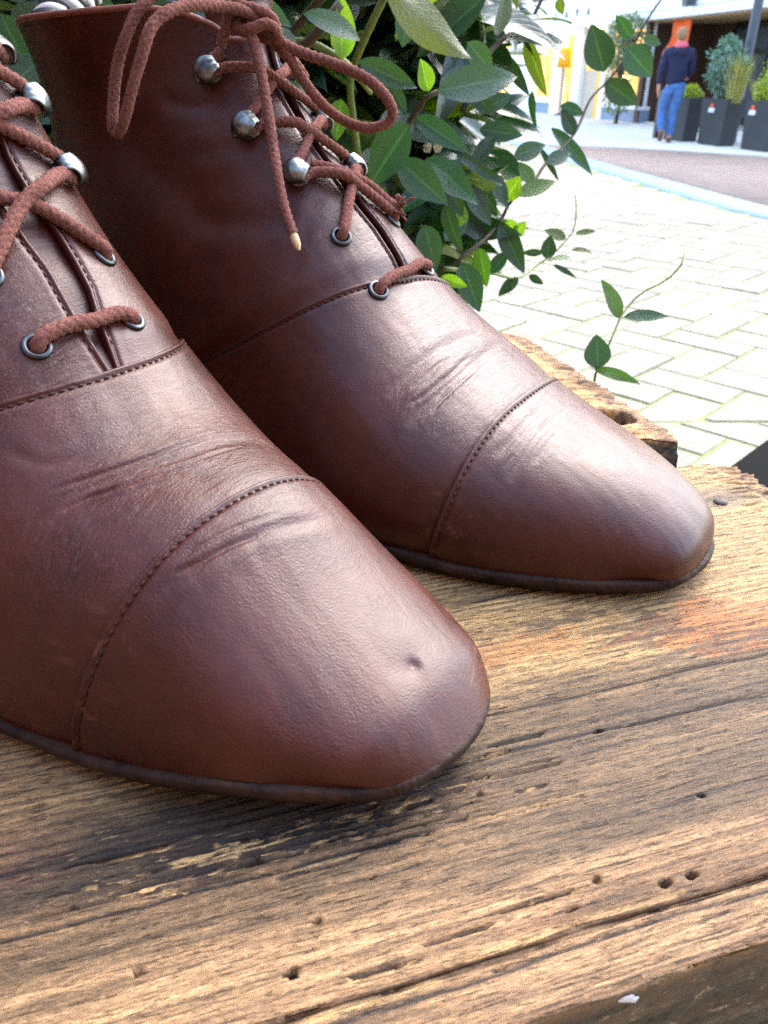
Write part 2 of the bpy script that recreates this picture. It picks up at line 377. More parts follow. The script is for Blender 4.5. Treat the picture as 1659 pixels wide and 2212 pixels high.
# unseen brick building added behind the photographer to keep sky light off the boots
own = empty('brick_building', (0, -2.6, 0), 0, 'brown brick building behind and to the left of the bench', 'building')
def opart(name, mat, *b): part(name, mat, *b, parent=own)
opart('wall', M_BRICK, (-14, 7, -.6, 0, 0, 4.6)); opart('plinth', M_DARK, (-1.598, 7, .002, .06, 0, .4)); opart('wing_wall', M_BRICK, (-14, -1.6, .003, 3.4, 0, 3.3))  # wing is added out of view at left to block the sky there


# ================================================================== BENCH
GA = math.atan2(.2840, .9588)
def wood_mat(name, rough=.62):
    n = NT(name); v = n.obj(); c = n.attr('Col'); ht = n.attr('hgt', 'Fac')
    st = n.noise(n.map(v, scale=(70, 640, 90)), 1, 6, .68); fl = n.noise(n.map(v, scale=(420, 2700, 700)), 1, 4, .7); sp = n.noise(n.map(v, scale=(900, 1500, 900)), 1, 3, .7)
    c = n.mix(.8, c, n.ramp(st, [(.3, .5), (.7, 1.45)]), 'MULTIPLY'); c = n.mix(.8, c, n.ramp(fl, [(.3, .45), (.66, 1.4)]), 'MULTIPLY')
    c = n.mix(.5, c, n.ramp(sp, [(.32, .5), (.65, 1.25)]), 'MULTIPLY')
    fk = n.ramp(n.noise(n.map(v, scale=(150, 1900, 300)), 1, 5, .62), [(.57, 0), (.63, 1)], 'EASE'); fw = n.ramp(n.noise(n.map(v, scale=(190, 2600, 300), loc=(3, 1, 0)), 1, 5, .62), [(.58, 0), (.66, 1)], 'EASE')
    c = n.mix(n.math('MULTIPLY', fk, .62), c, hexc('#241a14')); c = n.mix(n.math('MULTIPLY', fw, .45), c, hexc('#c9a67c'))
    h = n.math('ADD', n.math('MULTIPLY', n.math('SUBTRACT', fw, fk), .35), n.math('MULTIPLY', st, .6)); h = n.math('ADD', h, n.math('MULTIPLY', fl, .5))
    n.P(Base_Color=c, Roughness=n.ramp(fl, [(.3, rough - .12), (.7, rough + .15)]), Specular_IOR_Level=.42, Normal=n.bump(h, .0008, 1.0)); return n.m
M_WOOD = wood_mat('weathered_board')
bench = empty('wooden_bench', (0, 0, 0), GA, 'weathered wooden plank bench carrying the pair of brown boots', 'bench')
TAN, PALE, GOLD, GREY, DARK = map(np.array, (hexc('#8a6745'), hexc('#b08a60'), hexc('#b9965e'), hexc('#58462f'), hexc('#261c17')))
ORNG, BARE = np.array(hexc('#a8662f')), np.array(hexc('#d3aa70'))
def mixc(a, b, f): return a * (1 - f[..., None]) + b * f[..., None]
def ell(X, Y, x, y, rx, ry, jag=.5, seed=5):
    d = np.hypot((X - x) / rx, (Y - y) / ry) + jag * (fbm(X * 160, Y * 700, seed) - .5) * 2
    return sstep(1.15, .75, d)
HOLES = [(.0033, .0982, 1.1), (.0235, .0886, .6), (-.0183, .0827, 1.0), (.0063, .0752, 1.1), (.0637, .076, .8), (.0754, .0718, 1.0), (.0811, .0718, 1.0), (.0564, .0722, .7), (.05, .1005, .7), (-.03, .098, .6), (.012, .083, .5), (.083, .109, .8), (.094, .087, .6), (.043, .0935, .45), (.07, .094, .4), (-.045, .104, .6), (.028, .0795, .4)]
SLITS = [(.02 + .0 * i, y, .004, .0005) for i, y in ((0, .1062),)] + [(-.03 + .0093 * i % .095, .094 + .0171 * i % .0135, .003 + .0021 * (i % 4), .00028 + .00012 * (i % 3)) for i in range(34)] + [(.040, .1072, .006, .0008), (.050, .1085, .005, .0006), (.057, .1095, .004, .0006), (.034, .1025, .012, .0009), (.018, .1035, .014, .0010), (.006, .1015, .016, .0011), (-.004, .1028, .013, .0012), (.024, .0985, .009, .0008), (.004, .0975, .010, .0009), (-.012, .0985, .011, .0008), (.047, .1045, .006, .0007), (.015, .0930, .006, .0006), (.030, .0945, .007, .0006), (-.026, .101, .007, .0007), (.064, .1115, .007, .0007), (.012, .0995, .012, .0008), (.027, .1013, .010, .0008), (-.020, .1065, .010, .0010), (.050, .0752, .008, .0007), (.036, .0733, .007, .0006), (.02, .0713, .007, .0006), (.066, .1045, .005, .0005), (.042, .0985, .005, .0005)]
def board(name, x0, x1, y0, y1, bevel, thick, dx, dy, style, seed, zoff=0.0):
    nx = int((x1 - x0) / dx); ny = int((y1 - y0) / dy)
    xe = np.r_[np.linspace(x0, x1, nx), x1 + bevel * np.array([.12, .25, .4, .55, .7, .85, 1.0, 1.03, 1.03])]
    ze = np.r_[np.zeros(nx), -bevel * .22 * np.array([.1, .22, .36, .5, .64, .8, .95, 5, 15])]
    nb = 26; bz = np.r_[0.0004, .0010, .0018, np.linspace(.0030, thick, nb - 3)]
    ye = np.r_[np.full(nb, y0), np.linspace(y0, y1, ny), np.full(nb, y1)]; zs = np.r_[-bz[::-1], np.zeros(ny), -bz]
    inset = np.r_[np.interp(bz[::-1], [0, .001, .003, thick], [.0003, 0, -.0003, .0006]), np.zeros(ny), -np.interp(bz, [0, .001, .003, thick], [.0003, 0, -.0003, .0006])]
    X, Y = np.meshgrid(xe, ye, indexing='ij'); ZE = ze[:, None] + 0 * Y; ZS = zs[None] + 0 * X
    side = (ZS < -.0001).astype(float); endm = sstep(-.0003, -.0012, ZE)
    Ys = Y + ZS * np.where(np.arange(len(ye)) < nb, 1, -1)[None]                      # grain carried over the edge
    Yw = Ys + .0035 * (fbm(X * 5, Ys * 16, seed) - .5) * 2 + .0012 * (fbm(X * 22, Ys * 60, seed + 3) - .5)
    per = np.interp(Y, [y0, y0 + .35 * (y1 - y0), y1], style['period'])
    ph = Yw / per; fr = ph - np.floor(ph); ring = np.floor(ph)
    amp = .35 + .65 * hash2(ring, ring * 0 + 3, seed)
    late = np.exp(-((fr - .55) / .16) ** 2); grv = np.exp(-((fr - .78) / .08) ** 2)
    wear = fbm(X * 26, Ys * 300, seed + 9)
    lateS = late * amp * sstep(.15, .5, wear); grvS = grv * (.3 + .7 * amp) * sstep(.25, .55, fbm(X * 18, Ys * 420, seed + 21))
    ero = fbm(X * 60, Ys * 900, seed + 30)
    H = style['relief'] * (.28e-3 * lateS - .42e-3 * grvS + .22e-3 * (ero - .5)) + .9e-3 * (fbm(X * 7, Ys * 22, seed + 40) - .5) * style['relief']
    C = mixc(PALE + 0 * X[..., None], TAN, sstep(.3, .7, fbm(X * 9, Ys * 60, seed + 50)))
    C = style['colour'](C, X, Ys, seed)
    C = mixc(C, C * .30, np.clip(lateS * .95, 0, 1)); C = mixc(C, DARK, np.clip(grvS * 1.1, 0, 1) * style.get('dark', 1))
    C = mixc(C, C * .7, sstep(.55, .75, ero) * .6)
    for hx, hy, rr in style.get('holes', ()):
        d = np.hypot(X - hx, (Y - hy)) / (rr * .8e-3); k = sstep(1.1, .85, d); H -= .0050 * k; C = mixc(C, DARK * .3, k)
    for hx, hy, lx, ly in style.get('slits', ()):
        ly = ly * .5
        d = np.hypot((X - hx) / lx, (Ys - hy) / ly) + .9 * (fbm(X * 380, Ys * 1500, seed + 60) - .5) * 2; k = sstep(1.1, .7, d)
        H -= .0010 * k; C = mixc(C, BARE, k); e = sstep(1.1, 1.0, np.hypot((X - hx) / lx / 1.15, (Ys - hy - ly * .9) / ly / .8) + .5 * (fbm(X * 380, Ys * 1500, seed + 61) - .5)) * (1 - k); H -= .0012 * e; C = mixc(C, DARK * .5, e * .9)
    for cy_, xa, xb, dep, wd in style.get('cracks', ()):
        yy = cy_ + .0016 * (fbm(X * 30, X * 0 + cy_ * 900, seed + 70) - .5) * 2; k = np.exp(-((Ys - yy) / wd) ** 2) * sstep(xa, xa + .02, X) * sstep(xb, xb - .02, X); H -= dep * k; C = mixc(C, DARK * .5, np.clip(k * 1.1, 0, 1))
    kn = style.get('notch')
    if kn:
        d = np.hypot((X - kn[0]) / kn[2], (Y - kn[1]) / kn[3]); k = sstep(1.1, .8, d); H -= .009 * k; C = mixc(C, np.array(hexc('#5b3517')), k); ring_ = np.exp(-((d - 1.35) / .25) ** 2); C = mixc(C, BARE, ring_ * .8)
    rag = (fbm(X * 0 + Ys * 500, ZE * 900 + X * 200, seed + 80) - .5)
    endc = mixc(np.array(hexc('#a97c4a')) + 0 * X[..., None], np.array(hexc('#5f4126')), sstep(.35, .7, fbm(X * 700, Ys * 700, seed + 81))); endc = mixc(endc, DARK, sstep(.62, .72, fbm(X * 1300, Ys * 1300, seed + 82)))
    C = mixc(C, endc, endm)
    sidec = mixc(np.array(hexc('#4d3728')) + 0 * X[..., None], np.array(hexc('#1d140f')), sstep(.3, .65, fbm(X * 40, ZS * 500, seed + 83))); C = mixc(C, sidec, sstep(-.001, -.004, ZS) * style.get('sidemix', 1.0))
    ends = sstep(.012, 0, x1 - X) * (1 - endm)
    H = H - ends * .0022 * sstep(.5, .8, fbm(X * 60, Ys * 700, seed + 84))
    edge = np.minimum(Y - y0, y1 - Y); H = H - .0012 * np.exp(-np.maximum(edge, 0) / .0012) * (side < .5) * (.4 + .9 * fbm(X * 90, Y * 0 + 2, seed + 85))
    C = mixc(C, BARE, np.clip((side < .5) * sstep(.002, .0004, edge) * sstep(.45, .7, fbm(X * 45, Y * 0 + 7, seed + 86)), 0, 1) * .8)
    Z = ZE + ZS + H * (1 - .9 * side) + (rag * .0035 + .0012 * (fbm(X * 900, Ys * 900, seed + 87) - .5)) * endm
    sgn = np.where(np.arange(len(ye)) < nb, -1.0, 1.0)[None]
    Yo = Y + inset[None] + side * sgn * (.0016 * (fbm(X * 35, ZS * 260, seed + 88) - .5) + .0008 * (fbm(X * 160, ZS * 700, seed + 89) - .5))
    Xo = X + endm * rag * .006
    P = np.stack([Xo, Yo, Z + TZ + zoff], -1)
    return grid(name, P, M_WOOD, bench, attrs={'Col': np.clip(C, 0.004, 1).reshape(-1, 3)})
def main_colour(C, X, Y, s):
    n1 = fbm(X * 12, Y * 90, s + 100); n2 = fbm(X * 5, Y * 30, s + 101)
    gold = sstep(.105, .132, Y + .030 * (n1 - .5) + .05 * (n2 - .5) - .12 * np.minimum(X - .06, 0) * .25)
    C = mixc(C, GOLD, gold * .75)
    band = sstep(.074, .092, Y + .022 * (n1 - .5)) * sstep(.135, .112, Y + .03 * (n1 - .5)) * sstep(-.5, -.1, X)
    C = mixc(C, GREY, np.clip(band * (.62 + 1.1 * (n1 - .35)), 0, .92))
    dk = ell(X, Y, -.002, .1065, .055, .0085, .5, s + 102) * .85; C = mixc(C, DARK, dk)
    dk2 = ell(X, Y, .03, .112, .08, .012, .9, s + 103) * .45; C = mixc(C, GREY * .7, dk2)
    lf = sstep(-.02, -.06, X) * sstep(.085, .10, Y) * sstep(.4, .6, n1); C = mixc(C, np.array(hexc('#7d553f')), lf * .6)
    o = np.maximum(ell(X, Y, .133, .1335, .024, .0105, 1.1, s + 104) * (.75 + .25 * n1), .5 * ell(X, Y, .076, .141, .022, .005, .9, s + 105)); C = mixc(C, ORNG, np.clip(o * 1.0, 0, .95))
    st = ell(X, Y, .117, .139, .014, .006, 1.3, s + 106); C = mixc(C, DARK * 1.6, st * .6)
    st = ell(X, Y, .13, .1275, .018, .003, 1.2, s + 107); C = mixc(C, DARK * 1.5, st * .6)
    st = ell(X, Y, .095, .148, .014, .0022, 1.2, s + 108); C = mixc(C, DARK * 1.5, st * .6)
    nail = ell(X, Y, .180, .1955, .012, .007, .3, s + 109); C = mixc(C, np.array(hexc('#55504c')), nail * .55)
    grime = sstep(.56, .72, fbm(X * 30, Y * 160, s + 110)); return mixc(C, GREY * .8, grime * .45)
def back_colour(C, X, Y, s):
    C = mixc(C, np.array(hexc('#d6a15c')), np.full(X.shape, .93)); g = sstep(.5, .7, fbm(X * 10, Y * 50, s + 5)); return mixc(C, GREY, g * .5)
main = board('plank', -.46, .194, .0689, .2212, .012, .034, .00095, .00032, dict(period=(.0041, .0034, .0026), relief=1.15, colour=main_colour, holes=HOLES, slits=SLITS, cracks=[(.1632, .06, .15, .0012, .0006), (.1205, .02, .19, .0006, .0004), (.1085, -.2, .19, .0006, .0004), (.095, -.2, .05, .0007, .0004)]), 11)
board('plank', -.46, .196, .0578, .0683, .010, .034, .0011, .00040, dict(period=(.0036, .0030, .0026), relief=1.2, colour=lambda C, X, Y, s: mixc(mixc(C, PALE, np.full(X.shape, .4)), DARK * 1.5, sstep(.55, .75, fbm(X * 25, Y * 200, s + 3)) * .5), holes=[(.0045, .0655, .9), (.04, .0665, .7)], cracks=[(.0655, -.2, .19, .0006, .0004)]), 31, -.0007)
board('plank', -.30, .1865, .2485, .405, .016, .034, .0016, .0007, dict(period=(.012, .012, .012), relief=.4, colour=back_colour, dark=.5, notch=(.1835, .272, .011, .009), cracks=[(.372, .10, .19, .0010, .0007)]), 51)
M_WOODD = flat('dark_weathered_timber', hexc('#3a2a20'), .8, var=.5, nscale=60, bump=.001, bscale=300)
m = MB()
for x0 in (-.40, .12): MB().box(x0, x0 + .06, .075, .395, TZ - .075, TZ - .0365, .003).build('batten', M_WOODD, bench)
for x0 in (-.40, .12):
    for y0 in (.08, .33): MB().box(x0 + .005, x0 + .055, y0, y0 + .055, 0, TZ - .0755, .004).build('leg', M_WOODD, bench)
MB().box(-.44, .19, .0595, .0740, TZ - .115, TZ - .0355, .003).build('apron', M_WOODD, bench)
# nail head and flecks of white paint
M_NAIL = flat('grey_nail', hexc('#4a4440'), .7, .3, .3, 400)
m = MB(); m.lathe([(0, .0012), (.0019, .0010), (.0025, .0004), (.0027, -.001)], 10, (.1790, .1925, TZ)); m.build('nail', M_NAIL, bench, True)
M_FLECK = flat('white_paint_fleck', (.62, .64, .66), .6)
fv = MB()
for x, y, z, r in ((-.061, .094, TZ + .0002, .0013), (.0585, .0575, TZ - .0032, .0012), (.0602, .0575, TZ - .0042, .0009)):
    k = 7; a = np.linspace(0, 6.28, k, endpoint=False); rr = r * (.6 + .5 * rng.random(k))
    if y < .06: V = [(x + q * 1.6 * math.cos(t), y - .0003, z + q * .8 * math.sin(t)) for q, t in zip(rr, a)] + [(x, y - .0009, z)]
    else: V = [(x + q * math.cos(t), y + q * math.sin(t), z - .0004) for q, t in zip(rr, a)] + [(x, y, z + .0003)]
    fv.add(V, [(i, (i + 1) % k, k) for i in range(k)])
tag(fv.build('paint_fleck', M_FLECK, bench, True), kind='stuff')
ST_N = np.array([[-0.016,0.0116,-0.004,0.0126,0.0222,0.0223,0.0014,0.9982,0.3024,2,1.0004],
 [-0.0197,0.0121,-0.0113,0.0204,0.0255,0.0258,-0.001,1.015,0.3003,2.35,1],
 [-0.0271,0.0123,-0.0217,0.0254,0.0296,0.0301,-0.0031,1.0322,0.2957,2.3,0.9993],
 [-0.038,0.012,-0.0426,0.0358,0.0357,0.0344,-0.003,1.0094,0.2867,2.1835,0.9977],
 [-0.0628,0.0064,-0.0624,0.0476,0.0429,0.0407,-0.0014,0.972,0.2727,2.1806,0.9953],
 [-0.0888,0.0062,-0.0885,0.0538,0.0494,0.049,-0.0019,0.9611,0.2767,2.2243,0.996],
 [-0.1244,0.0077,-0.1166,0.0751,0.0524,0.0482,-0.0001,0.9608,0.2903,2.301,0.9984],
 [-0.1645,0.0146,-0.1381,0.0963,0.045,0.0448,0.0008,0.8561,0.2981,2.3785,0.8998],
 [-0.2086,0.0218,-0.1539,0.1134,0.0409,0.0448,0.0003,0.7617,0.3313,2.5563,0.8005],
 [-0.2542,0.0273,-0.1628,0.1317,0.0377,0.0398,0.0016,0.4993,0.3814,2.377,0.6004],
 [-0.2797,0.0451,-0.1715,0.1408,0.0352,0.0355,0.0006,0.097,0.4208,2.134,0.5002],
 [-0.282,0.08,-0.1768,0.1503,0.0352,0.0351,0.0002,-0.0022,0.4503,2.0208,0.5001],
 [-0.278,0.115,-0.1801,0.1579,0.0368,0.0368,0,-0.0009,0.5,1.9806,0.5],
 [-0.277,0.15,-0.182,0.1649,0.0397,0.0397,-0.0001,0.0002,0.4999,1.9707,0.5]])
ST_F = np.array([[-0.0167,0.0068,-0.0062,0.0076,0.0208,0.0208,0.0007,1.0117,0.3007,2.3,1.0001],
 [-0.0209,0.0069,-0.0083,0.016,0.0241,0.0241,-0.0006,1.0206,0.3001,2.35,1.0001],
 [-0.0279,0.0067,-0.0186,0.0238,0.0287,0.0286,-0.0005,1.0287,0.2988,2.3,0.9998],
 [-0.0373,0.0068,-0.0358,0.0316,0.0341,0.0338,-0.0015,0.9988,0.2962,2.4716,0.9993],
 [-0.0611,0.006,-0.0608,0.0394,0.0439,0.0433,-0.0006,0.9613,0.2922,2.6044,0.9984],
 [-0.0876,0.0066,-0.0887,0.0514,0.0499,0.0507,-0.0001,0.9305,0.2931,2.6764,0.998],
 [-0.12,0.0054,-0.1141,0.0695,0.0501,0.0501,0.001,0.9052,0.3005,2.4411,0.9987],
 [-0.1605,0.0082,-0.1352,0.0907,0.0444,0.0456,0.0008,0.8283,0.3112,2.3058,0.9003],
 [-0.2056,0.0143,-0.1541,0.1075,0.0402,0.0427,-0.0006,0.7514,0.35,2.1609,0.8023],
 [-0.2549,0.027,-0.1669,0.1215,0.037,0.0394,-0.0008,0.5033,0.3964,2.3811,0.6068],
 [-0.2801,0.0459,-0.1766,0.1354,0.0337,0.0345,-0.0013,0.0993,0.4393,2.2149,0.5202],
 [-0.281,0.0807,-0.1775,0.1502,0.0322,0.0341,-0.0003,-0.0035,0.4755,2.1271,0.5363],
 [-0.2775,0.1147,-0.1801,0.1556,0.0371,0.0378,0.0002,0.0065,0.4977,2.0912,0.5081],
 [-0.2782,0.1462,-0.1835,0.1615,0.0465,0.0451,0.0007,0.0232,0.4451,2.0609,0.449]])

# ================================================================== BOOTS
def nspline(Y):
    K = len(Y); A = np.zeros((K, K)); A[0, 0] = A[-1, -1] = 1
    for i in range(1, K - 1): A[i, i - 1] = 1; A[i, i] = 4; A[i, i + 1] = 1
    B = np.zeros_like(Y); B[1:-1] = 6 * (Y[2:] - 2 * Y[1:-1] + Y[:-2]); M = np.linalg.solve(A, B)
    def ev(s):
        s = np.clip(np.asarray(s, float), 0, K - 1); i = np.minimum(s.astype(int), K - 2); x = (s - i)[..., None]
        return M[i] * (1 - x) ** 3 / 6 + M[i + 1] * x ** 3 / 6 + (Y[i] - M[i] / 6) * (1 - x) + (Y[i + 1] - M[i + 1] / 6) * x
    return ev
def poly5(c, t): return c[0] + c[1] * t + c[2] * t ** 2 + c[3] * t ** 3 + c[4] * t ** 4
def leather_mat():
    n = NT('brown_leather'); v = n.obj(); uv = n.uv(); wr = n.attr('wr', 'Fac'); sc = n.attr('scuff', 'Fac'); pu = n.attr('pull', 'Fac')
    big = n.noise(v, 45, 5, .6); mid = n.noise(v, 260, 4, .6)
    c = n.ramp(big, [(.22, hexc('#2a0d06')), (.5, hexc('#3b150a')), (.8, hexc('#4b1d0d'))])
    c = n.mix(n.math('MULTIPLY', n.ramp(mid, [(.4, 0), (.75, 1)]), .35), c, hexc('#4c2010'))
    c = n.mix(sc, c, hexc('#a8664a'))
    # grain: pebbles, pulled out into fine wrinkles where the leather flexes
    warp = n.mix(.06, uv, n.noise(n.map(uv, scale=(300, 300, 1)), 1, 2, col=True)) if False else uv
    g1 = n.voro(n.map(v, scale=(1, 1, 1)), 2100, 'SMOOTH_F1'); g2 = n.noise(v, 1300, 4, .65); g3 = n.noise(v, 2400, 2)
    wz = n.noise(n.map(uv, scale=(820, 170, 1)), 1, 5, .65, 1.2); wz2 = n.noise(n.map(uv, scale=(300, 60, 1)), 1, 4, .6, 1.6)
    gr = n.math('ADD', n.math('MULTIPLY', g1, .55), n.math('ADD', n.math('MULTIPLY', g2, .55), n.math('MULTIPLY', g3, .25)))
    b1 = n.bump(gr, .00021, n.ramp(n.noise(v, 70, 4, .6), [(.3, .25), (.7, .85)])); ww = n.math('ADD', n.math('MULTIPLY', wz, .6), n.math('MULTIPLY', wz2, .8))
    b2 = n.bump(ww, .0013, n.math('MULTIPLY', wr, .5), b1); b3 = n.bump(n.noise(v, 120, 3, .5), .0009, .15, b2)
    c = n.mix(n.math('MULTIPLY', n.ramp(g1, [(.0, 1), (.25, 0)]), .0), c, hexc('#1c0a06'))
    n.P(Base_Color=c, Roughness=n.ramp(mid, [(.3, .36), (.7, .44)]), Specular_IOR_Level=.36, Normal=b3, Coat_Weight=.06, Coat_Roughness=.28); return n.m
M_LEATHER = leather_mat()
M_EDGE = flat('cut_leather_edge', hexc('#6d3a26'), .6, var=.3, nscale=300, bump=.0003, bscale=900)
M_LINING = flat('lining_leather', hexc('#5a3a2a'), .7, var=.2, nscale=200)
M_THREAD = flat('brown_thread', hexc('#33170f'), .8, var=.3, nscale=500)
M_SOLE = flat('worn_dark_sole', hexc('#2f2017'), .68, var=.75, nscale=130, bump=.0009, bscale=420, Specular_IOR_Level=.25)
M_METAL = NT('aged_nickel'); _f = M_METAL.noise(M_METAL.obj(), 300, 4)
M_METAL.P(Base_Color=M_METAL.ramp(_f, [(.3, hexc('#3f4345')), (.7, hexc('#8a8d89'))]), Metallic=1.0, Roughness=M_METAL.ramp(_f, [(.3, .42), (.7, .28)]), Normal=M_METAL.bump(_f, .0002)); M_METAL = M_METAL.m
M_EYE = flat('dark_eyelet_metal', hexc('#4a4d4f'), .36, 1.0, .4, 400)
M_HOLE_SHADE = flat('eyelet_hole', hexc('#0b0705'), .9)
def lace_mat():
    n = NT('russet_lace'); v = n.obj(); uv = n.uv(); f = n.noise(v, 1500, 4, .7); g = n.noise(v, 60, 3)
    c = n.ramp(f, [(.3, hexc('#55302a')), (.55, hexc('#7c5048')), (.8, hexc('#a58078'))]); c = n.mix(.5, c, n.ramp(g, [(.3, .75), (.7, 1.2)]), 'MULTIPLY')
    n.P(Base_Color=c, Roughness=.95, Specular_IOR_Level=.12, Normal=n.bump(n.noise(v, 2600, 3, .7), .0006), Sheen_Weight=.25, Sheen_Roughness=.6, Sheen_Tint=hexc('#e0a890')); return n.m
M_LACE = lace_mat()
M_TIP = flat('pale_lace_core', hexc('#d3b48c'), .8, var=.2, nscale=800)

def disp_fn(kind):
    """large folds of the leather, millimetres along the normal"""
    def line3(ev, pts, n=60): C = crom(np.array(pts), .02); return C
    if kind == 'N':
        creases = [([(5.15, -.42), (4.98, -.17), (4.85, .01), (4.86, .24), (4.84, .4)], .95, 2.3), ([(5.02, -.40), (4.78, -.17), (4.57, 0), (4.53, .21), (4.55, .4)], .6, 2.0), ([(5.10, -.36), (4.91, -.17), (4.76, .01), (4.75, .22)], .5, .9), ([(5.06, -.30), (4.84, -.14), (4.68, .02), (4.64, .2)], .4, .8), ([(5.24, -.34), (5.06, -.17), (4.96, .0), (4.95, .16)], .35, .9),
                   ([(4.0, -.46), (3.86, -.32), (3.78, -.2), (3.66, -.06), (3.54, .09), (3.48, .27)], .7, 1.6), ([(3.97, -.36), (3.84, -.27), (3.72, -.14), (3.62, -.04)], .4, .8), ([(4.06, -.34), (3.95, -.24), (3.86, -.12), (3.72, .04)], .35, .8),
                   ([(5.66, -.36), (5.4, -.3), (5.25, -.2)], .3, 1.4), ([(6.5, -.62), (6.0, -.4), (5.95, -.3)], .5, 2.5)]
        dents = [(1.73, .047, .62, 1.4), (1.75, .03, .4, 4.2), (1.62, .07, -.15, 2.2)]
    else:
        creases = [([(5.30, -.46), (5.27, -.29), (5.25, -.14), (5.23, -.02), (5.2, .12)], .7, 1.7), ([(5.0, -.52), (4.92, -.32), (4.89, -.14), (4.93, 0), (4.97, .12), (5.0, .3)], 1.1, 2.1), ([(5.07, -.42), (5.0, -.3), (4.97, -.14), (5.01, 0)], .45, .9), ([(4.86, -.40), (4.82, -.2), (4.84, -.02)], .4, .9), ([(5.16, -.36), (5.12, -.2), (5.1, -.08)], .3, .9),
                   ([(3.84, -.52), (3.86, -.31), (3.88, -.11), (3.87, .03)], .7, 1.7), ([(4.09, -.42), (4.03, -.25), (4.05, -.08), (4.05, .05)], .7, 1.5), ([(3.95, -.45), (3.94, -.28), (3.96, -.1)], .4, .8), ([(3.72, -.36), (3.72, -.2), (3.74, -.05)], .35, 1.2),
                   ([(10.5, -.48), (9.8, -.35), (9.4, -.20)], .45, 2.6), ([(10.9, -.62), (10.0, -.56), (8.88, -.51), (8.1, -.5)], 1.3, 9.0), ([(8.6, -.55), (7.78, -.4), (7.4, -.29)], .5, 4.0), ([(9.5, -.5), (9.0, -.38), (8.6, -.27)], .3, 3.0), ([(7.1, -.35), (7.3, -.25), (7.3, -.14)], .5, 2.0)]
        dents = [(7.78, -.187, -.5, 7), (8.85, -.24, -.5, 7), (10.15, -.285, -.5, 7)]
    return creases, dents
class Boot:
    def __init__(s, kind, ST, cap, vm, lean, gap, hooks, eyes):
        s.kind = kind; s.ev = nspline(ST); s.cap = cap; s.vm = vm; s.lean = lean; s.gap = np.array(gap); s.hooks = hooks; s.eyes = eyes
        s.cre, s.dent = disp_fn(kind)
        s.cl = [(s.base(*crom(np.array(p), .004).T), d, wd) for p, d, wd in s.cre]
        s.dp = [(s.base(np.array(a), np.array(b)), d, wd) for a, b, d, wd in s.dent]
        S = np.linspace(0, 13, 800); P = s.base(S, S * 0); s.arcS = S; s.arcL = np.r_[0, np.cumsum(np.linalg.norm(np.diff(P, axis=0), axis=1))]
    def base(s, S, T):
        S, T = np.broadcast_arrays(np.asarray(S, float), np.asarray(T, float)); p = s.ev(S); ub, wb, ut, wt, aR, aL, vt, bf, hm, n, q = [p[..., i] for i in range(11)]
        th = np.clip(T, -1, 1) * np.pi / 2; sn = np.abs(np.sin(th)); cs = np.maximum(np.cos(th), 0); e = 2 / np.maximum(n, 1.2); eta = cs ** e
        a = np.where(T < 0, aR, aL); v = a * sn ** e; x = np.clip(eta / np.maximum(hm, .05), 0, 1); bf = np.clip(bf, 0, 1.2); q = np.clip(q, .3, 1.2)
        v = np.sign(T) * v * (bf + (1 - bf) * (1 - (1 - x) ** 2 + 1e-9) ** q) + vt * eta; wz = wb + (wt - wb) * eta
        return np.stack([ub + (ut - ub) * eta, v + s.lean * wz, wz], -1)
    def nrm(s, S, T):
        h = .012; T = np.clip(T, -.985, .985); S = np.clip(S, .03, 12.97); a = s.base(S + h, T) - s.base(S - h, T); b = s.base(S, T + h) - s.base(S, T - h)
        n = np.cross(b, a); return n / (np.linalg.norm(n, axis=-1)[..., None] + 1e-12)
    def disp(s, S, T, P):
        D = np.zeros(P.shape[:-1]); Q = P.reshape(-1, 3); Df = D.reshape(-1)
        for L, d, wd in s.cl:
            wm = (wd * .72 if wd < 1.3 else wd) * 1e-3; lo, hi = L.min(0) - 4 * wm, L.max(0) + 4 * wm; m = np.where(((Q > lo) & (Q < hi)).all(1))[0]
            if not len(m): continue
            dd = np.linalg.norm(Q[m][:, None] - L[None], axis=-1); k = dd.argmin(1); dm = dd.min(1); u = k / (len(L) - 1); tp = np.clip(np.minimum(u, 1 - u) * 5, 0, 1) ** .7
            Df[m] += tp * d * (1.0 if wd < 1.3 else .62 if wd < 2.6 else 1.0) * (-np.exp(-(dm / wm) ** 2) + +.28 * np.exp(-((dm - 2.0 * wm) / (1.1 * wm)) ** 2))
        for c, d, wd in s.dp: Df -= d * np.exp(-(np.linalg.norm(Q - c, axis=1) / (wd * 1e-3)) ** 2)
        a = Q * 42; Df += .40 * (fbm(a[:, 0] + 3 * a[:, 1], a[:, 2] + a[:, 1], 5) - .5); a = Q * 140; Df += .10 * (fbm(a[:, 0] + a[:, 1], a[:, 2] - a[:, 1] * .5, 8, 3) - .5)
        return Df.reshape(D.shape)
    def pt(s, S, T, off=0.0, dsp=True):
        P = s.base(S, T); N = s.nrm(S, T); o = off + (s.disp(S, T, P) if dsp else 0); return P + N * (o * 1e-3)[..., None] if not np.isscalar(o) else P + N * (o * 1e-3)
    def speed_s(s, S, T): h = .01; S = np.clip(S, h, 13 - h); return np.linalg.norm(s.base(S + h, T) - s.base(S - h, T), axis=-1) / (2 * h) * 1000     # mm per unit s
    def speed_t(s, S, T): h = .005; return np.linalg.norm(s.base(S, T + h) - s.base(S, T - h), axis=-1) / (2 * h) * 1000
    def sc_col(s, T):
        if s.kind == 'F': return np.interp(np.abs(T), [0, .15, .21, .276, .324, .384, .445, .506, .614, .723, .86, 1], [10.3, 10.38, 10.5, 10.88, 11.2, 11.73, 12.11, 12.35, 12.55, 12.7, 12.85, 12.88])
        return np.interp(np.abs(T), [0, .15, .27, .38, .50, .62, 1], [10.4, 10.5, 10.95, 11.7, 12.5, 12.95, 13.0])
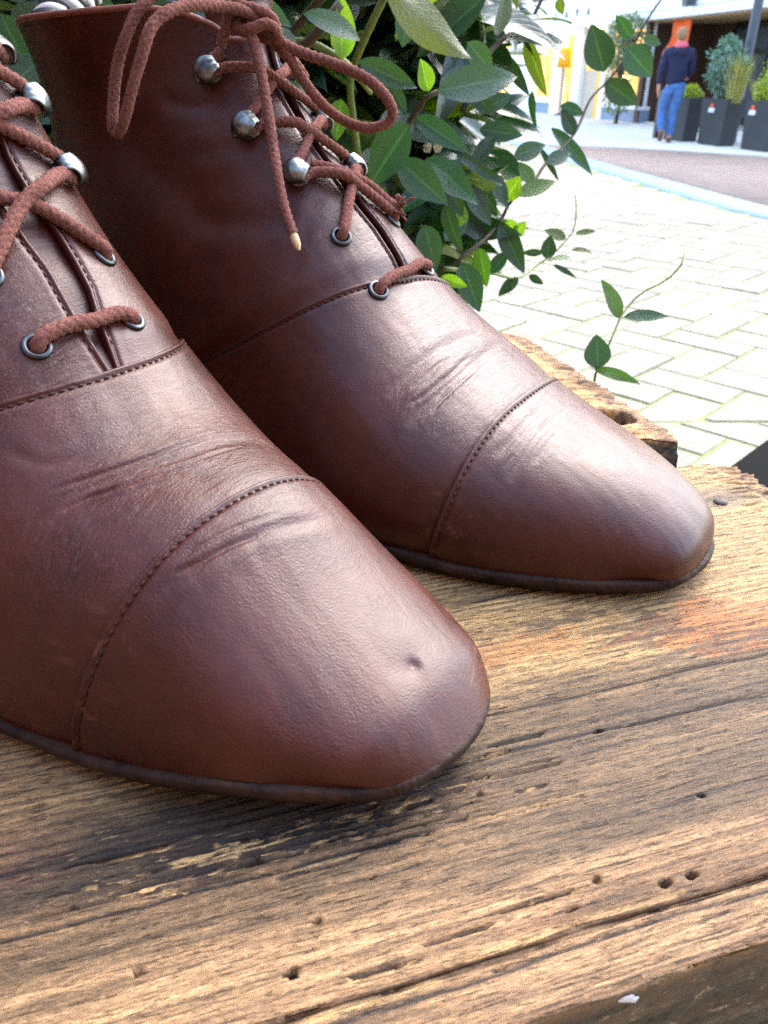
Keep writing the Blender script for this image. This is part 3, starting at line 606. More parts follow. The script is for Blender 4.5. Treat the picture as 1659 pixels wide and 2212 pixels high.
    def make(s, name, mat, root, S, T, OFF, dsp=True, flip=False):
        P = s.pt(S, T, OFF, dsp); uv = np.stack([np.interp(S, s.arcS, s.arcL), T * .085], -1).reshape(-1, 2)
        c5, c4 = (4.85, 3.8) if s.kind == 'N' else (5.05, 3.95); wr = .05 + .9 * np.exp(-((S - c5) / .6) ** 2) * sstep(.75, .35, np.abs(T)) + .45 * np.exp(-((S - c4) / .4) ** 2) * sstep(.6, .3, np.abs(T)) + .55 * sstep(6.0, 6.8, S) * sstep(.6, .3, np.abs(T)) + .3 * sstep(.55, .75, fbm(S * 2, T * 9, 3))
        if s.kind == 'N': wr = wr + 1.3 * np.exp(-((S - 6.05) / .45) ** 2) * sstep(0, -.1, T) + .5 * np.exp(-((S - 4.6) / .8) ** 2) * sstep(-.35, -.55, T)
        q = P.reshape(-1, 3); sp = fbm(q[:, 0] * 420 + q[:, 1] * 200, q[:, 2] * 420, 31); sc = sstep(.68, .76, sp).reshape(S.shape) * .3 * (sstep(1.6, .3, S) * sstep(-.3, .6, T) + .5 * np.exp(-((S - 4.3) / .35) ** 2) * sstep(-.45, -.65, T))
        if s.kind == 'N': sc = sc + .2 * sstep(.6, .7, fbm(S * 40, T * 60, 7)) * np.exp(-((S - .5) / .5) ** 2) * sstep(.1, .5, T)
        return mobj(name, q, gridfaces(*S.shape, flip=flip), mat, root, uv=uv, attrs=dict(wr=np.clip(wr, 0, 1.8).ravel(), scuff=np.clip(sc, 0, .8).ravel()))
    # profile of an overlapping edge: mm from the edge -> mm of height
    ED = [0, .04, .15, .35, .7, 1.0, 1.3, 1.6, 1.9, 2.2, 2.6, 3.2, 4.2, 5.5]
    EH = [-1.1, -.45, .0, .28, .36, .26, .0, -.28, -.36, -.26, -.02, .10, .06, 0]
    def seam(s, c, d):                                                     # stitches along s = poly(t), d mm towards the toe
        t = np.linspace(-.97, .97, 900); S = poly5(c, t); S = S - d / s.speed_s(S, t); P = s.pt(S, t, -.12); L = np.r_[0, np.cumsum(np.linalg.norm(np.diff(P, axis=0), axis=1))]
        return s.stitchline(P, L, s.nrm(S, t))
    def stitchline(s, P, L, N, sp=.0023, ln=.0015, r=.00022):
        V, Fc = [], []; k = 6
        for x in np.arange(.001, L[-1] - .001, sp):
            a, b = [np.array([np.interp(q, L, P[:, i]) for i in range(3)]) for q in (x, x + ln)]; n = np.array([np.interp(x, L, N[:, i]) for i in range(3)]); d = b - a; e = np.cross(n, d / (np.linalg.norm(d) + 1e-12)); o = len(V)
            for u, rr, h in ((-.08, .05, -.0003), (.12, .8, -.00004), (.5, 1.05, .00004), (.88, .8, -.00004), (1.08, .05, -.0003)):
                c = a + d * u + n * h
                for j in range(k): th = 2 * np.pi * j / k; V.append(c + r * rr * (math.cos(th) * e * 1.15 + math.sin(th) * n))
            for i in range(4):
                for j in range(k): Fc.append((o + i * k + j, o + i * k + (j + 1) % k, o + (i + 1) * k + (j + 1) % k, o + (i + 1) * k + j))
        return V, Fc
    def feather(s):
        S = np.linspace(9.0, 0, 160); a = s.base(S, -1 + 0 * S); t = np.linspace(-1, 1, 90)[1:-1]; b = s.base(0 * t, t); c = s.base(S[::-1], 1 + 0 * S)
        h0, h1 = c[-1], a[0]; u = np.linspace(0, np.pi, 40)[1:-1]; m = (h0 + h1) / 2; r = (h0 - h1) / 2
        h = m + np.cos(u)[:, None] * r + np.sin(u)[:, None] * np.array([-.030, 0, 0]); h[:, 2] = m[2]
        P = np.vstack([a, b, c, h]); L = np.r_[0, np.cumsum(np.linalg.norm(np.diff(np.vstack([P, P[:1]]), axis=0), axis=1))]; P2 = np.vstack([P, P[:1]]); q = np.linspace(0, L[-1], 421)[:-1]
        P = np.stack([np.interp(q, L, P2[:, i]) for i in range(3)], -1)
        for _ in range(46): P = .25 * np.roll(P, 1, 0) + .5 * P + .25 * np.roll(P, -1, 0)
        T = np.roll(P, -1, 0) - np.roll(P, 1, 0); n = np.stack([T[:, 1], -T[:, 0]], -1); n /= np.linalg.norm(n, axis=1)[:, None]
        return P, n                                                           # outward 2D normals (path runs heel -> right -> toe -> left)
def build_boot(root, b, side, laces, free):
    # toe cap
    tt = np.sin(np.linspace(-1, 1, 230) * np.pi / 2 * .72) / np.sin(np.pi / 2 * .72)
    sc = poly5(b.cap, tt); sp = b.speed_s(sc, tt); ed = np.array(b.ED); S = [sc - d / sp for d in ed]; off = list(b.EH); S0 = S[-1]; k = 130
    for i in range(1, k + 1): S.append(S0 * (1 - (i / k) ** 1.15)); off.append(0)
    S = np.array(S); T = np.broadcast_to(tt, S.shape); OFF = np.array(off)[:, None] + 0 * T
    b.make('toe_cap', M_LEATHER, root, np.clip(S, 0, 13), T, OFF, flip=False)
    # vamp: runs under the cap, its own upper edge lies over the quarters
    sv = poly5(b.vm, tt); spv = b.speed_s(sv, tt); rows = [sc - 3.0 / sp]; off = [-1.25]
    for d, h in ((0, -1.15), (.5, -.95), (1.2, -.8), (2.5, -.6), (5, -.3), (9, -.08), (13, 0)): rows.append(sc + d / sp); off.append(h)
    top = [sv - d / spv for d in ed[::-1]]; a0, a1 = rows[-1], top[0]; k = 150
    for i in range(1, k): rows.append(a0 + (a1 - a0) * i / k); off.append(0)
    rows += top; off += list(b.EH)[::-1]; S = np.array(rows)[::-1]; T = np.broadcast_to(tt, S.shape); OFF = np.array(off)[::-1][:, None] + 0 * T
    b.make('vamp', M_LEATHER, root, np.clip(S, 0, 13), T, OFF)
    # quarters
    g = b.gap
    for sd in (-1, 1):
        nr, nc = 190, 110; r = np.linspace(0, 1, nr); s_at = b.vm[0] + (10.4 - b.vm[0]) * r; tg = np.interp(s_at, g[:, 0], g[:, 1 if sd < 0 else 2]); dtm = b.speed_t(s_at, tg)
        dcol = np.r_[ed * 1.0, 0]; cols = [tg + sd * d / dtm for d in ed]; hh = list(b.EH); c0 = cols[-1]; m = nc
        for i in range(1, m + 1): cols.append(c0 + (sd * 1.0 - c0) * i / m); hh.append(0)
        T = np.array(cols).T; lo = poly5(b.vm, T) - 3.0 / b.speed_s(poly5(b.vm, T), T); hi = b.sc_col(T); S = lo + (hi - lo) * r[:, None]
        dv = (S - poly5(b.vm, T)) * b.speed_s(S, T); OFF = np.array(hh)[None] - 1.15 * sstep(9, -.5, dv)
        b.make('quarter', M_LEATHER, root, S, T, OFF, flip=(sd > 0))
        # stitching beside the facing
        rr = np.linspace(.03, .9, 500); s2 = b.vm[0] + (10.4 - b.vm[0]) * rr; t2 = np.interp(s2, g[:, 0], g[:, 1 if sd < 0 else 2]); t2 = t2 + sd * 1.9 / b.speed_t(s2, t2); P = b.pt(s2, t2, -.1)
        V, Fc = b.stitchline(P, np.r_[0, np.cumsum(np.linalg.norm(np.diff(P, axis=0), axis=1))], b.nrm(s2, t2), 0.0024, .0014, .00021); mobj('facing_stitching', V, Fc, M_THREAD, root)
        # collar binding
    t = np.r_[np.linspace(-1, -.05, 120), np.linspace(.05, 1, 120)]
    for sd in (-1, 1):
        tq = np.linspace(.04, 1, 150) * sd; P = b.pt(b.sc_col(tq) - .01, tq, -.6); m = MB(); m.tube(P, .0011, 8); m.build('collar_binding', M_EDGE, root, True)
        V, Fc = b.stitchline(*(lambda Q: (Q, np.r_[0, np.cumsum(np.linalg.norm(np.diff(Q, axis=0), axis=1))]))(b.pt(b.sc_col(tq) - 2.4 / b.speed_s(b.sc_col(tq), tq), tq, 0.0)), b.nrm(b.sc_col(tq), tq), 0.0024, .0014, .00021); mobj('collar_stitching', V, Fc, M_THREAD, root)
    # tongue, lining
    r = np.linspace(0, 1, 150); T = np.linspace(-.32, .32, 40)[None] + 0 * r[:, None]; S = poly5(b.vm, 0) - .25 + (11.6 - poly5(b.vm, 0) + .25) * r[:, None] + 0 * T
    OFF = -2.3 + .5 * np.sin(S * 9 + 3 * T) * .6; b.make('tongue', M_LEATHER, root, S, T, OFF, flip=True)
    r = np.linspace(0, 1, 40); T = np.r_[np.linspace(-1, -.1, 50), np.linspace(.1, 1, 50)]
    for sd in (-1, 1):
        T = np.linspace(.1, 1, 50)[None] * sd + 0 * r[:, None]; hi = b.sc_col(T) - .01; S = 8.6 + (hi - 8.6) * r[:, None]; b.make('lining', M_LINING, root, S, T, -2.2 + 0 * S, True, flip=(sd < 0))
    # seams
    for nm, c in (('cap_stitching', b.cap), ('vamp_stitching', b.vm)):
        V, Fc = b.seam(c, 1.75); mobj(nm, V, Fc, M_THREAD, root)
    # welt, outsole, heel
    P, n = b.feather(); prof = np.array([(-4.5, .6), (-1.0, .5), (.2, .2), (.9, .08), (1.4, -.2), (1.62, -.7), (1.66, -1.6), (1.5, -2.4), (.9, -3.0), (-3, -3.4)]) * 1e-3
    q = np.arange(len(P)); wob = 1 + .12 * (fbm(q * .13, q * 0, 3) - .5) * 2; V = np.zeros((len(P), len(prof), 3))
    for j, (o, z) in enumerate(prof):
        chip = .55e-3 * (fbm(q * .9, q * 0 + j * .35, 9, 3) - .5) * (1 if j > 2 else .2); V[:, j, :2] = P[:, :2] + n * (o * wob + chip)[:, None]; V[:, j, 2] = P[:, 2] + z + chip * .6
    mobj('welt', V.reshape(-1, 3), gridfaces(len(prof), len(P), True) if False else np.array([[i * len(prof) + j, ((i + 1) % len(P)) * len(prof) + j, ((i + 1) % len(P)) * len(prof) + j + 1, i * len(prof) + j + 1] for i in range(len(P)) for j in range(len(prof) - 1)]), M_SOLE, root)
    front = sstep(-.20, -.17, P[:, 0]); zb = np.where(P[:, 0] > -.185, np.maximum(P[:, 2] - (P[:, 2].min() - .0004), .0004), P[:, 2] - .0066); V = np.zeros((len(P), 4, 3))
    for j, (o, z) in enumerate(((-.006, P[:, 2] - .0032), (.0002, P[:, 2] - .0033), (-.0006, zb), (-.006, zb - .0002))): V[:, j, :2] = P[:, :2] + n * o; V[:, j, 2] = np.maximum(z, .0002)
    F4 = [[i * 4 + j, ((i + 1) % len(P)) * 4 + j, ((i + 1) % len(P)) * 4 + j + 1, i * 4 + j + 1] for i in range(len(P)) for j in range(3)]
    half = len(P) // 2; F4 += [[i * 4 + 3, (len(P) - 1 - i) * 4 + 3, (len(P) - 2 - i) * 4 + 3, (i + 1) * 4 + 3] for i in range(0, half - 1)]
    mobj('outsole', V.reshape(-1, 3), F4, M_SOLE, root)
    m = P[:, 0] < -.212; hp = P[m]; hn = n[m]; hp = np.roll(hp, -int(np.argmax(np.linalg.norm(np.diff(hp, axis=0), axis=1)) + 1), 0); k = len(hp)
    idx = np.where(m)[0]; jump = np.where(np.diff(idx) > 1)[0]; order = np.r_[idx[jump[0] + 1:], idx[:jump[0] + 1]] if len(jump) else idx; hp = P[order]; hn = n[order]; k = len(hp)
    rows = [np.c_[hp[:, :2] + hn * o, z] for o, z in ((.001, hp[:, 2] - .0064), (0, hp[:, 2] * .5), (-.001, hp[:, 2] * 0 + .0003))]; V = np.concatenate(rows); Fh = [[i * k + j, i * k + (j + 1) % k, (i + 1) * k + (j + 1) % k, (i + 1) * k + j] for i in range(2) for j in range(k)] + [list(range(2 * k, 3 * k))[::-1], list(range(k))]
    mobj('heel', V, Fh, M_SOLE, root, smooth=False)
    # hardware
    def fr(S, T):
        sgn = 1 if T >= 0 else -1; p = b.pt(np.array(S), np.array(T)); N = b.nrm(np.array(S), np.array(T)); o = b.base(S, T + .01 * sgn) - b.base(S, T); o = o - N * (o @ N); o /= np.linalg.norm(o); l = np.cross(N, o) * sgn; return p, o, l, N
    for S, T in b.eyes:
        p, o, l, N = fr(S, T); M = Matrix(((*[o[0], l[0], N[0]], p[0]), (o[1], l[1], N[1], p[1]), (o[2], l[2], N[2], p[2]), (0, 0, 0, 1)))
        a = np.linspace(0, 2 * np.pi, 13); pr = [(2.75e-3 + .8e-3 * math.cos(t), .25e-3 + .75e-3 * math.sin(t)) for t in a]; m = MB(); m.lathe(pr, 28, M=M); ey = m.build('eyelet', M_EYE, root, True)
        m = MB(); m.lathe([(0, .15e-3), (2.4e-3, .15e-3)], 20, M=M); m.build('hole', M_HOLE_SHADE, ey)  # dark disc on the unbroken leather, painted shade for the eyelet opening
    for S, T in b.hooks:
        p, o, l, N = fr(S, T); path = 1.28 * np.array([(-1.2, .25, 2.6), (-2.3, .6, 2.5), (-2.9, 1.7, 2.1), (-2.7, 3.0, 1.9), (-1.7, 4.0, 2.1), (-.2, 4.7, 2.9), (1.4, 4.9, 3.5), (2.9, 4.4, 3.4), (4.0, 3.4, 2.7), (4.6, 2.3, 1.6), (4.75, 1.6, .35)])
        pc = crom(path, .28); nW = 13; TG = np.gradient(pc[:, :2], axis=0); TG /= np.linalg.norm(TG, axis=1)[:, None]; nn = np.stack([-TG[:, 1], TG[:, 0]], -1); V = []
        for sgn_, th in ((1, 0), (-1, .55)):
            for (x, z, wd), (nx, nz) in zip(pc, nn):
                for q in np.linspace(-1, 1, nW):
                    crown = (math.sqrt(max(1 - q * q, 0)) - 1) * wd * (.05 + .62 * float(sstep(-2.0, 2.4, np.array(x)))); rib = .14 * math.exp(-((abs(q) - .35) / .12) ** 2) if z > 1.2 and x < -1.2 else 0
                    h = crown + rib * (sgn_ > 0) - th; V.append(p + 1e-3 * (o * (x + nx * h) + N * (z + nz * h) + l * q * wd))
        a = len(pc); F1 = gridfaces(a, nW); F2 = gridfaces(a, nW, flip=True) + a * nW; rim = []
        for i in range(a - 1): rim += [[i * nW, (i + 1) * nW, a * nW + (i + 1) * nW, a * nW + i * nW][::-1], [i * nW + nW - 1, (i + 1) * nW + nW - 1, a * nW + (i + 1) * nW + nW - 1, a * nW + i * nW + nW - 1]]
        hk = mobj('lace_hook', V, np.vstack([F1, F2, rim]), M_METAL, root)
        M = Matrix(((o[0], l[0], N[0], p[0]), (o[1], l[1], N[1], p[1]), (o[2], l[2], N[2], p[2]), (0, 0, 0, 1)))
        m = MB(); m.lathe([(0, .9e-3), (2.2e-3, .9e-3), (3.4e-3, .7e-3), (3.8e-3, .1e-3), (3.8e-3, -.4e-3)], 24, M=M); m.build('washer', M_METAL, hk, True)
        m = MB(); m.lathe([(1.3e-3, .5e-3), (1.1e-3, 4.2e-3)], 12, M=M); m.build('stem', M_METAL, hk, True)
    # lace
    rad = .0018 if b.kind == 'N' else .00165; VV, FF, UU, fz = [], [], [], []
    for pts in laces:
        C = crom(np.array([b.pt(np.array(a), np.array(t), np.array(o)) if len(q) == 3 and not isinstance(q, np.ndarray) else np.array(q) for q in pts for a, t, o in [q]]), .0005)
        k = 16; z = np.arange(len(C)) * .0005; ph = np.linspace(0, 2 * np.pi, k, endpoint=False)
        br = .15 * (np.abs(np.sin(2 * ph[None] + z[:, None] * 1400)) + np.abs(np.sin(2 * ph[None] - z[:, None] * 1400))) + .81 + .05 * (vn(ph[None] * 5 + 0 * z[:, None], z[:, None] * 1200, 4) - .5)
        wob = 1 + .08 * (vn(z * 90, z * 0, 6) - .5) * 2; V = sweep(C, rad * wob, k, br); off = sum(len(v) for v in VV); VV.append(V.reshape(-1, 3)); FF.append(gridfaces(len(C), k, True) + off); FF.append(np.array([[off, off + 4, off + 8, off + 12], [off + (len(C) - 1) * k + i for i in (12, 8, 4, 0)]]))
        m = int(len(C) * 7); ii = rng.integers(1, len(C) - 1, m); jj = rng.integers(0, k, m); p0 = V[ii, jj]; dr = (p0 - C[ii]) / rad + rng.normal(0, .55, (m, 3)); dr /= np.linalg.norm(dr, axis=1)[:, None]; ln = rng.uniform(.0003, .0011, m)[:, None]; sd_ = np.cross(dr, rng.normal(0, 1, (m, 3))); sd_ /= np.linalg.norm(sd_, axis=1)[:, None]
        mid = p0 + dr * ln * .55; fz.append(np.stack([p0 - sd_ * .00003, p0 + sd_ * .00003, mid + sd_ * .00002, mid + dr * ln * .45 + rng.normal(0, .0001, (m, 3))], 1))
    lace = mobj('shoelace', np.concatenate(VV), np.concatenate(FF), M_LACE, root)
    fz = np.concatenate(fz); o = mobj('lace_fuzz', fz.reshape(-1, 3), np.arange(len(fz) * 4).reshape(-1, 4), M_LACE, lace, smooth=False); tag(o, kind='stuff')
    return lace, rad, fr

def crossings(b, over):
    """the lace zigzag: lists of (s, t, mm off the leather)"""
    R1, L1, R2, L2 = b.eyes; H = b.hooks; Rr = [h for h in H if h[1] < 0]; Ll = [h for h in H if h[1] > 0]
    out = [[(R1[0] - .02, R1[1] * 1.0, -1.5), (R1[0], R1[1] * .97, .8), (R1[0] + .02, R1[1] * .80, 1.9), (R1[0] + .02, R1[1] * .4, 2.0), ((R1[0] + L1[0]) / 2, 0, 2.1), (L1[0] + .02, L1[1] * .5, 2.0), (L1[0], L1[1] * .85, 1.8), (L1[0], L1[1] * .98, .8), (L1[0], L1[1] * 1.0, -1.5)]]
    for sd, (e, A, B_) in enumerate(((R2, Ll, Rr), (L2, Rr, Ll))):
        pts = [(e[0], e[1], -1.5), (e[0], e[1] * .98, .9), (e[0] + .05, e[1] * .85, 1.9)]; prev = e; seq = [A[0], B_[1], A[2]] if len(A) > 2 else [A[0], B_[1]]
        for q, h in enumerate(seq):
            sg = 1 if h[1] > 0 else -1; hi = (sd + q) % 2 == over
            pts += [(prev[0] + .42 * (h[0] - prev[0]), prev[1] + .42 * (h[1] - prev[1]), 3.0 if hi else 2.0), (prev[0] + .58 * (h[0] - prev[0]), prev[1] + .58 * (h[1] - prev[1]), 4.6 if hi else 2.0), (h[0] - .14, h[1] - sg * .055, 2.4), (h[0] - .10, h[1] + sg * .008, 2.2), (h[0] + .0, h[1] + sg * .022, 2.1), (h[0] + .12, h[1] + sg * .008, 2.2), (h[0] + .17, h[1] - sg * .05, 2.4)]
            prev = (h[0] + .17, h[1] - sg * .05)
        out.append(pts)
    return out

capN, vmN = [4.1711, -.0694, .1828, .2144, .1763], [5.7084, -.0215, 2.2012, .4269, -.1554]
capF, vmF = [4.3178, .0574, .2774, .4517, .3985], [6.1151, -.6083, 1.2885, .5908, 1.3804]
gapN = [(5.6, -.002, .002), (5.74, -.003, .003), (6.11, -.02, .0127), (6.4, -.022, .037), (6.67, -.024, .04), (6.96, -.037, .039), (7.4, -.043, .027), (7.94, -.047, .021), (9, -.05, .03), (10, -.07, .06), (10.6, -.1, .1)]
gapF = [(5.7, -.002, .002), (5.81, -.004, .004), (6.4, -.005, .013), (6.8, -.007, .019), (7.14, -.024, .008), (7.57, -.023, .012), (8.05, -.018, .015), (8.44, -.014, .02), (9.34, -.015, .03), (10.2, -.04, .07), (10.8, -.1, .1)]
poseN = (.01866, .10997, -.62064); poseF = (.09878, .18601, -.59465)
bN = Boot('N', ST_N, capN, vmN, .13389, gapN, [(7.8, -.20), (7.8, .21), (8.62, -.19), (8.64, .17), (9.5, -.19), (9.5, .17)], [(6.054, -.153), (6.049, .13), (6.74, -.19), (6.715, .18)])
bF = Boot('F', ST_F, capF, vmF, .12493, gapF, [(7.78, -.187), (7.72, .17), (8.85, -.24), (8.72, .17), (10.15, -.285), (9.95, .19)], [(6.125, -.167), (6.16, .135), (6.843, -.188), (6.86, .155)])
rN = empty('boot', (poseN[0], poseN[1], TZ), poseN[2], 'brown leather lace-up boot nearest the camera with a small dent in its toe cap', 'boot', 'pair of brown lace-up boots on the bench')
rF = empty('boot', (poseF[0], poseF[1], TZ), poseF[2], 'brown leather lace-up boot farther back with its bow and loose lace end in view', 'boot', 'pair of brown lace-up boots on the bench')
def loc_of(pose, W):
    x, y, yaw = pose; c, s = math.cos(yaw), math.sin(yaw); d = np.asarray(W, float) - [x, y, TZ]; return np.array([d[0] * c + d[1] * s, -d[0] * s + d[1] * c, d[2]])
build_N = crossings(bN, 0)
build_boot(rN, bN, 1, build_N, None)
# the far boot's bow, free in the air: points on and above the instep
def fw(px, py, dist): return loc_of(poseF, tocam(px, py, dist))
lF = crossings(bF, 1)
def raw(pts): return [np.array(p) for p in pts]
bow = []
bow.append([fw(*p) for p in ((560, 42, .287), (520, 22, .284), (478, 14, .281), (435, 10, .276), (396, 15, .272), (362, 26, .268), (338, 44, .266), (322, 68, .264), (311, 104, .263), (298, 148, .263), (286, 190, .263), (275, 235, .264), (264, 272, .266), (254, 287, .268), (245, 282, .269), (243, 262, .269), (245, 220, .270), (249, 172, .270), (256, 130, .270), (268, 90, .269), (288, 40, .270), (312, 8, .271), (345, -22, .274), (400, -32, .278), (460, -22, .283), (510, 4, .288), (552, 34, .291))])
bow.append([fw(*p) for p in ((560, 52, .289), (590, 78, .288), (625, 102, .287), (672, 121, .286), (722, 138, .285), (770, 158, .284), (808, 182, .284), (836, 212, .284), (848, 240, .284), (841, 262, .285), (818, 273, .285), (785, 275, .285), (745, 261, .286), (706, 234, .286), (672, 196, .286), (643, 154, .287), (622, 118, .287), (604, 90, .288), (585, 62, .289), (566, 46, .291))])
bow.append([fw(*p) for p in ((552, 40, .290), (540, 62, .285), (551, 100, .282), (563, 150, .2785), (572, 200, .2755), (581, 255, .272), (590, 318, .268), (600, 380, .2625), (612, 440, .258), (624, 480, .2555), (634, 506, .254))])
bow.append([fw(*p) for p in ((520, 36, .292), (512, 52, .288), (522, 66, .285), (545, 62, .283), (572, 52, .283), (592, 60, .284), (598, 76, .287), (582, 84, .290), (556, 76, .293))])
bow.append([fw(*p) for p in ((476, 100, .288), (484, 76, .288), (490, 52, .288), (498, 28, .288), (528, 16, .287), (562, 24, .286), (588, 40, .286), (597, 62, .287))])
bow.append([fw(*p) for p in ((660, 170, .293), (640, 140, .292), (610, 110, .291), (580, 80, .291), (548, 52, .291), (520, 40, .291))])
frs = [[(7.78, -.12, 2.3), (7.5, -.03, 3.2), (7.25, .06, 3.4), (7.05, .12, 3.0), (6.95, .15, 3.2)]]
lace, rad, fr = build_boot(rF, bF, -1, lF + bow + frs, None)
# pale core at the cut lace end, frayed strands at the other
a, bb, c = fw(632, 502, .2543), fw(640, 524, .2533), fw(646, 541, .2528)
m = MB(); m.tube(crom([a, bb, c], .0005), np.interp(np.linspace(0, 1, len(crom([a, bb, c], .0005))), [0, .3, .7, 1], [.0012, .0014, .0012, .0005]), 12); m.build('lace_tip', M_TIP, lace, True)
p, o, l, N = fr(6.95, .15); m = MB()
for k in range(34):
    d = N * rng.uniform(.1, .9) + o * rng.uniform(.1, 1.0) + l * rng.uniform(-.8, .5); st_ = p + N * .0028 + (o * rng.uniform(-1, 1) + l * rng.uniform(-1, 1)) * .0011; ln = rng.uniform(.002, .0042)
    q = [st_, st_ + d * ln * .5, st_ + (d + rng.normal(0, .7, 3)) * ln]; m.tube(crom(q, .0012), [.00042] * len(crom(q, .0012)), 5)
tag(m.build('frayed_end', M_LACE, lace, True), kind='stuff')

# ================================================================== SHRUB
def leaf_mat(name, top, under, rough=.25, trans=.25):
    n = NT(name); uv = n.uv(); x = n.n('ShaderNodeSeparateXYZ'); n.set(x, 0, uv); r = n.rand()
    ax = n.math('ABSOLUTE', n.math('SUBTRACT', x.outputs[1], .5)); rib = n.ramp(ax, [(.0, 1), (.035, .25), (.06, 0)])
    wv = n.math('SINE', n.math('MULTIPLY', n.math('SUBTRACT', x.outputs[0], n.math('MULTIPLY', ax, .5)), 62)); vein = n.ramp(wv, [(.55, 0), (1.0, 1)])
    f = n.noise(n.obj(), 60, 4); c = n.mix(n.ramp(f, [(.3, 0), (.7, 1)]), tuple(t * .75 for t in top), tuple(t * 1.25 for t in top))
    c = n.mix(n.math('MULTIPLY', r, .45), c, tuple(t * q for t, q in zip(top, (1.5, 1.15, .8)))); c = n.mix(n.math('MULTIPLY', rib, .55), c, tuple(min(1, t * 2.6 + .03) for t in top)); c = n.mix(n.math('MULTIPLY', vein, .06), c, tuple(t * 2.2 for t in top))
    gm = n.n('ShaderNodeNewGeometry'); c = n.mix(gm.outputs['Backfacing'], c, n.mix(n.math('MULTIPLY', vein, .3), under, tuple(t * .6 for t in under)))
    n.P(Base_Color=c, Roughness=rough, Specular_IOR_Level=.7, Normal=n.bump(n.math('ADD', n.math('MULTIPLY', vein, -.12), f), .0006)); tr = n.n('ShaderNodeBsdfTranslucent'); n.set(tr, 0, n.mix(1.0, c, (1.6, 1.7, .5, 1), 'MULTIPLY')); ms = n.n('ShaderNodeMixShader'); ms.inputs[0].default_value = trans
    n.t.links.new(n.b.outputs[0], ms.inputs[1]); n.t.links.new(tr.outputs[0], ms.inputs[2]); n.t.links.new(ms.outputs[0], n.out.inputs[0]); return n.m
M_LF = dict(d=leaf_mat('dark_leaf', (.014, .050, .022), (.06, .095, .035)), t=leaf_mat('teal_leaf', (.021, .076, .040), (.075, .11, .045), .3), g=leaf_mat('green_leaf', (.04, .11, .02), (.16, .24, .05), .35, .4), l=leaf_mat('lime_leaf', (.13, .27, .014), (.25, .40, .04), .4, .5), o=leaf_mat('olive_leaf', (.05, .08, .018), (.11, .14, .035), .4, .4))
M_STEM = flat('shrub_stem', hexc('#3b3322'), .8, var=.35, nscale=90, bump=.0006, bscale=400)
M_TWIG = flat('green_twig', hexc('#5f6f2e'), .6, var=.3, nscale=80)
def leaf_mesh(key, wr, curl, fold, mat, wav=0.0):
    ni, nj = 13, 7; u = np.linspace(0, 1, ni); prof = np.sin(np.pi * u ** .85) ** .8 * (1 - .25 * u); prof /= prof.max(); prof[0] = .045; prof[-1] = .004
    V = np.zeros((ni, nj, 3)); U = np.zeros((ni, nj, 2))
    for i in range(ni):
        th = curl * u[i] ** 1.4
        for j in range(nj):
            q = j / (nj - 1) * 2 - 1; y = q * prof[i] * wr / 2; V[i, j] = (u[i] - .12 * curl * curl * u[i] ** 3, y, -.5 * curl * u[i] ** 2 + fold * abs(y) + wav * math.sin(u[i] * 9 + (q > 0) * 2) * abs(q) * wr - .0); U[i, j] = (u[i], j / (nj - 1))
    # petiole
    o = grid('leaf', V, mat, uv=U.reshape(-1, 2)); me = o.data; bpy.data.objects.remove(o); return me
LEAVES = {}
for k in M_LF:
    for q, (wr, cu, fo) in enumerate(((.32, .12, .35), (.40, .25, .25), (.26, .4, .3), (.46, .05, .3), (.34, -.15, .45), (.36, .6, .2), (.3, .9, .25))): LEAVES[k, q] = leaf_mesh(k, wr, cu, fo, M_LF[k], .02 + .02 * (q % 3))
WRS = (.32, .40, .26, .46, .34, .36, .30)
shrub = empty('laurel_shrub', (.10, .86, 0), 0, 'glossy dark green leafy shrub growing right behind the boots', 'shrub')
SL = Vector(shrub.location)
nleaf = [0]
def put_leaf(base, tip, width, nrm, mat, curl=None):
    """a leaf from base to tip (metres), blade facing nrm"""
    b, t = Vector(base), Vector(tip); X = t - b; L = X.length; wr = width / L; cand = [q for q in range(7)] if curl is None else [curl]
    q = min(cand, key=lambda i: abs(WRS[i] - wr) + random.random() * .05); X.normalize(); N = Vector(nrm); N = (N - X * N.dot(X)); N.normalize(); Y = N.cross(X)
    cu = (.12, .25, .4, .05, -.15, .6, .9)[q]; a = math.atan(.5 * cu); X2 = X * math.cos(a) + N * math.sin(a); N2 = N * math.cos(a) - X * math.sin(a)
    M = Matrix((X2, Y, N2)).transposed().to_4x4(); M.translation = b - SL
    o = bpy.data.objects.new('leaf', LEAVES[mat, q]); COL.objects.link(o); o.parent = shrub; k = wr / WRS[q]; o.matrix_local = M @ Matrix.Diagonal((L, L * max(.6, min(1.7, k)), L, 1)); nleaf[0] += 1; return o
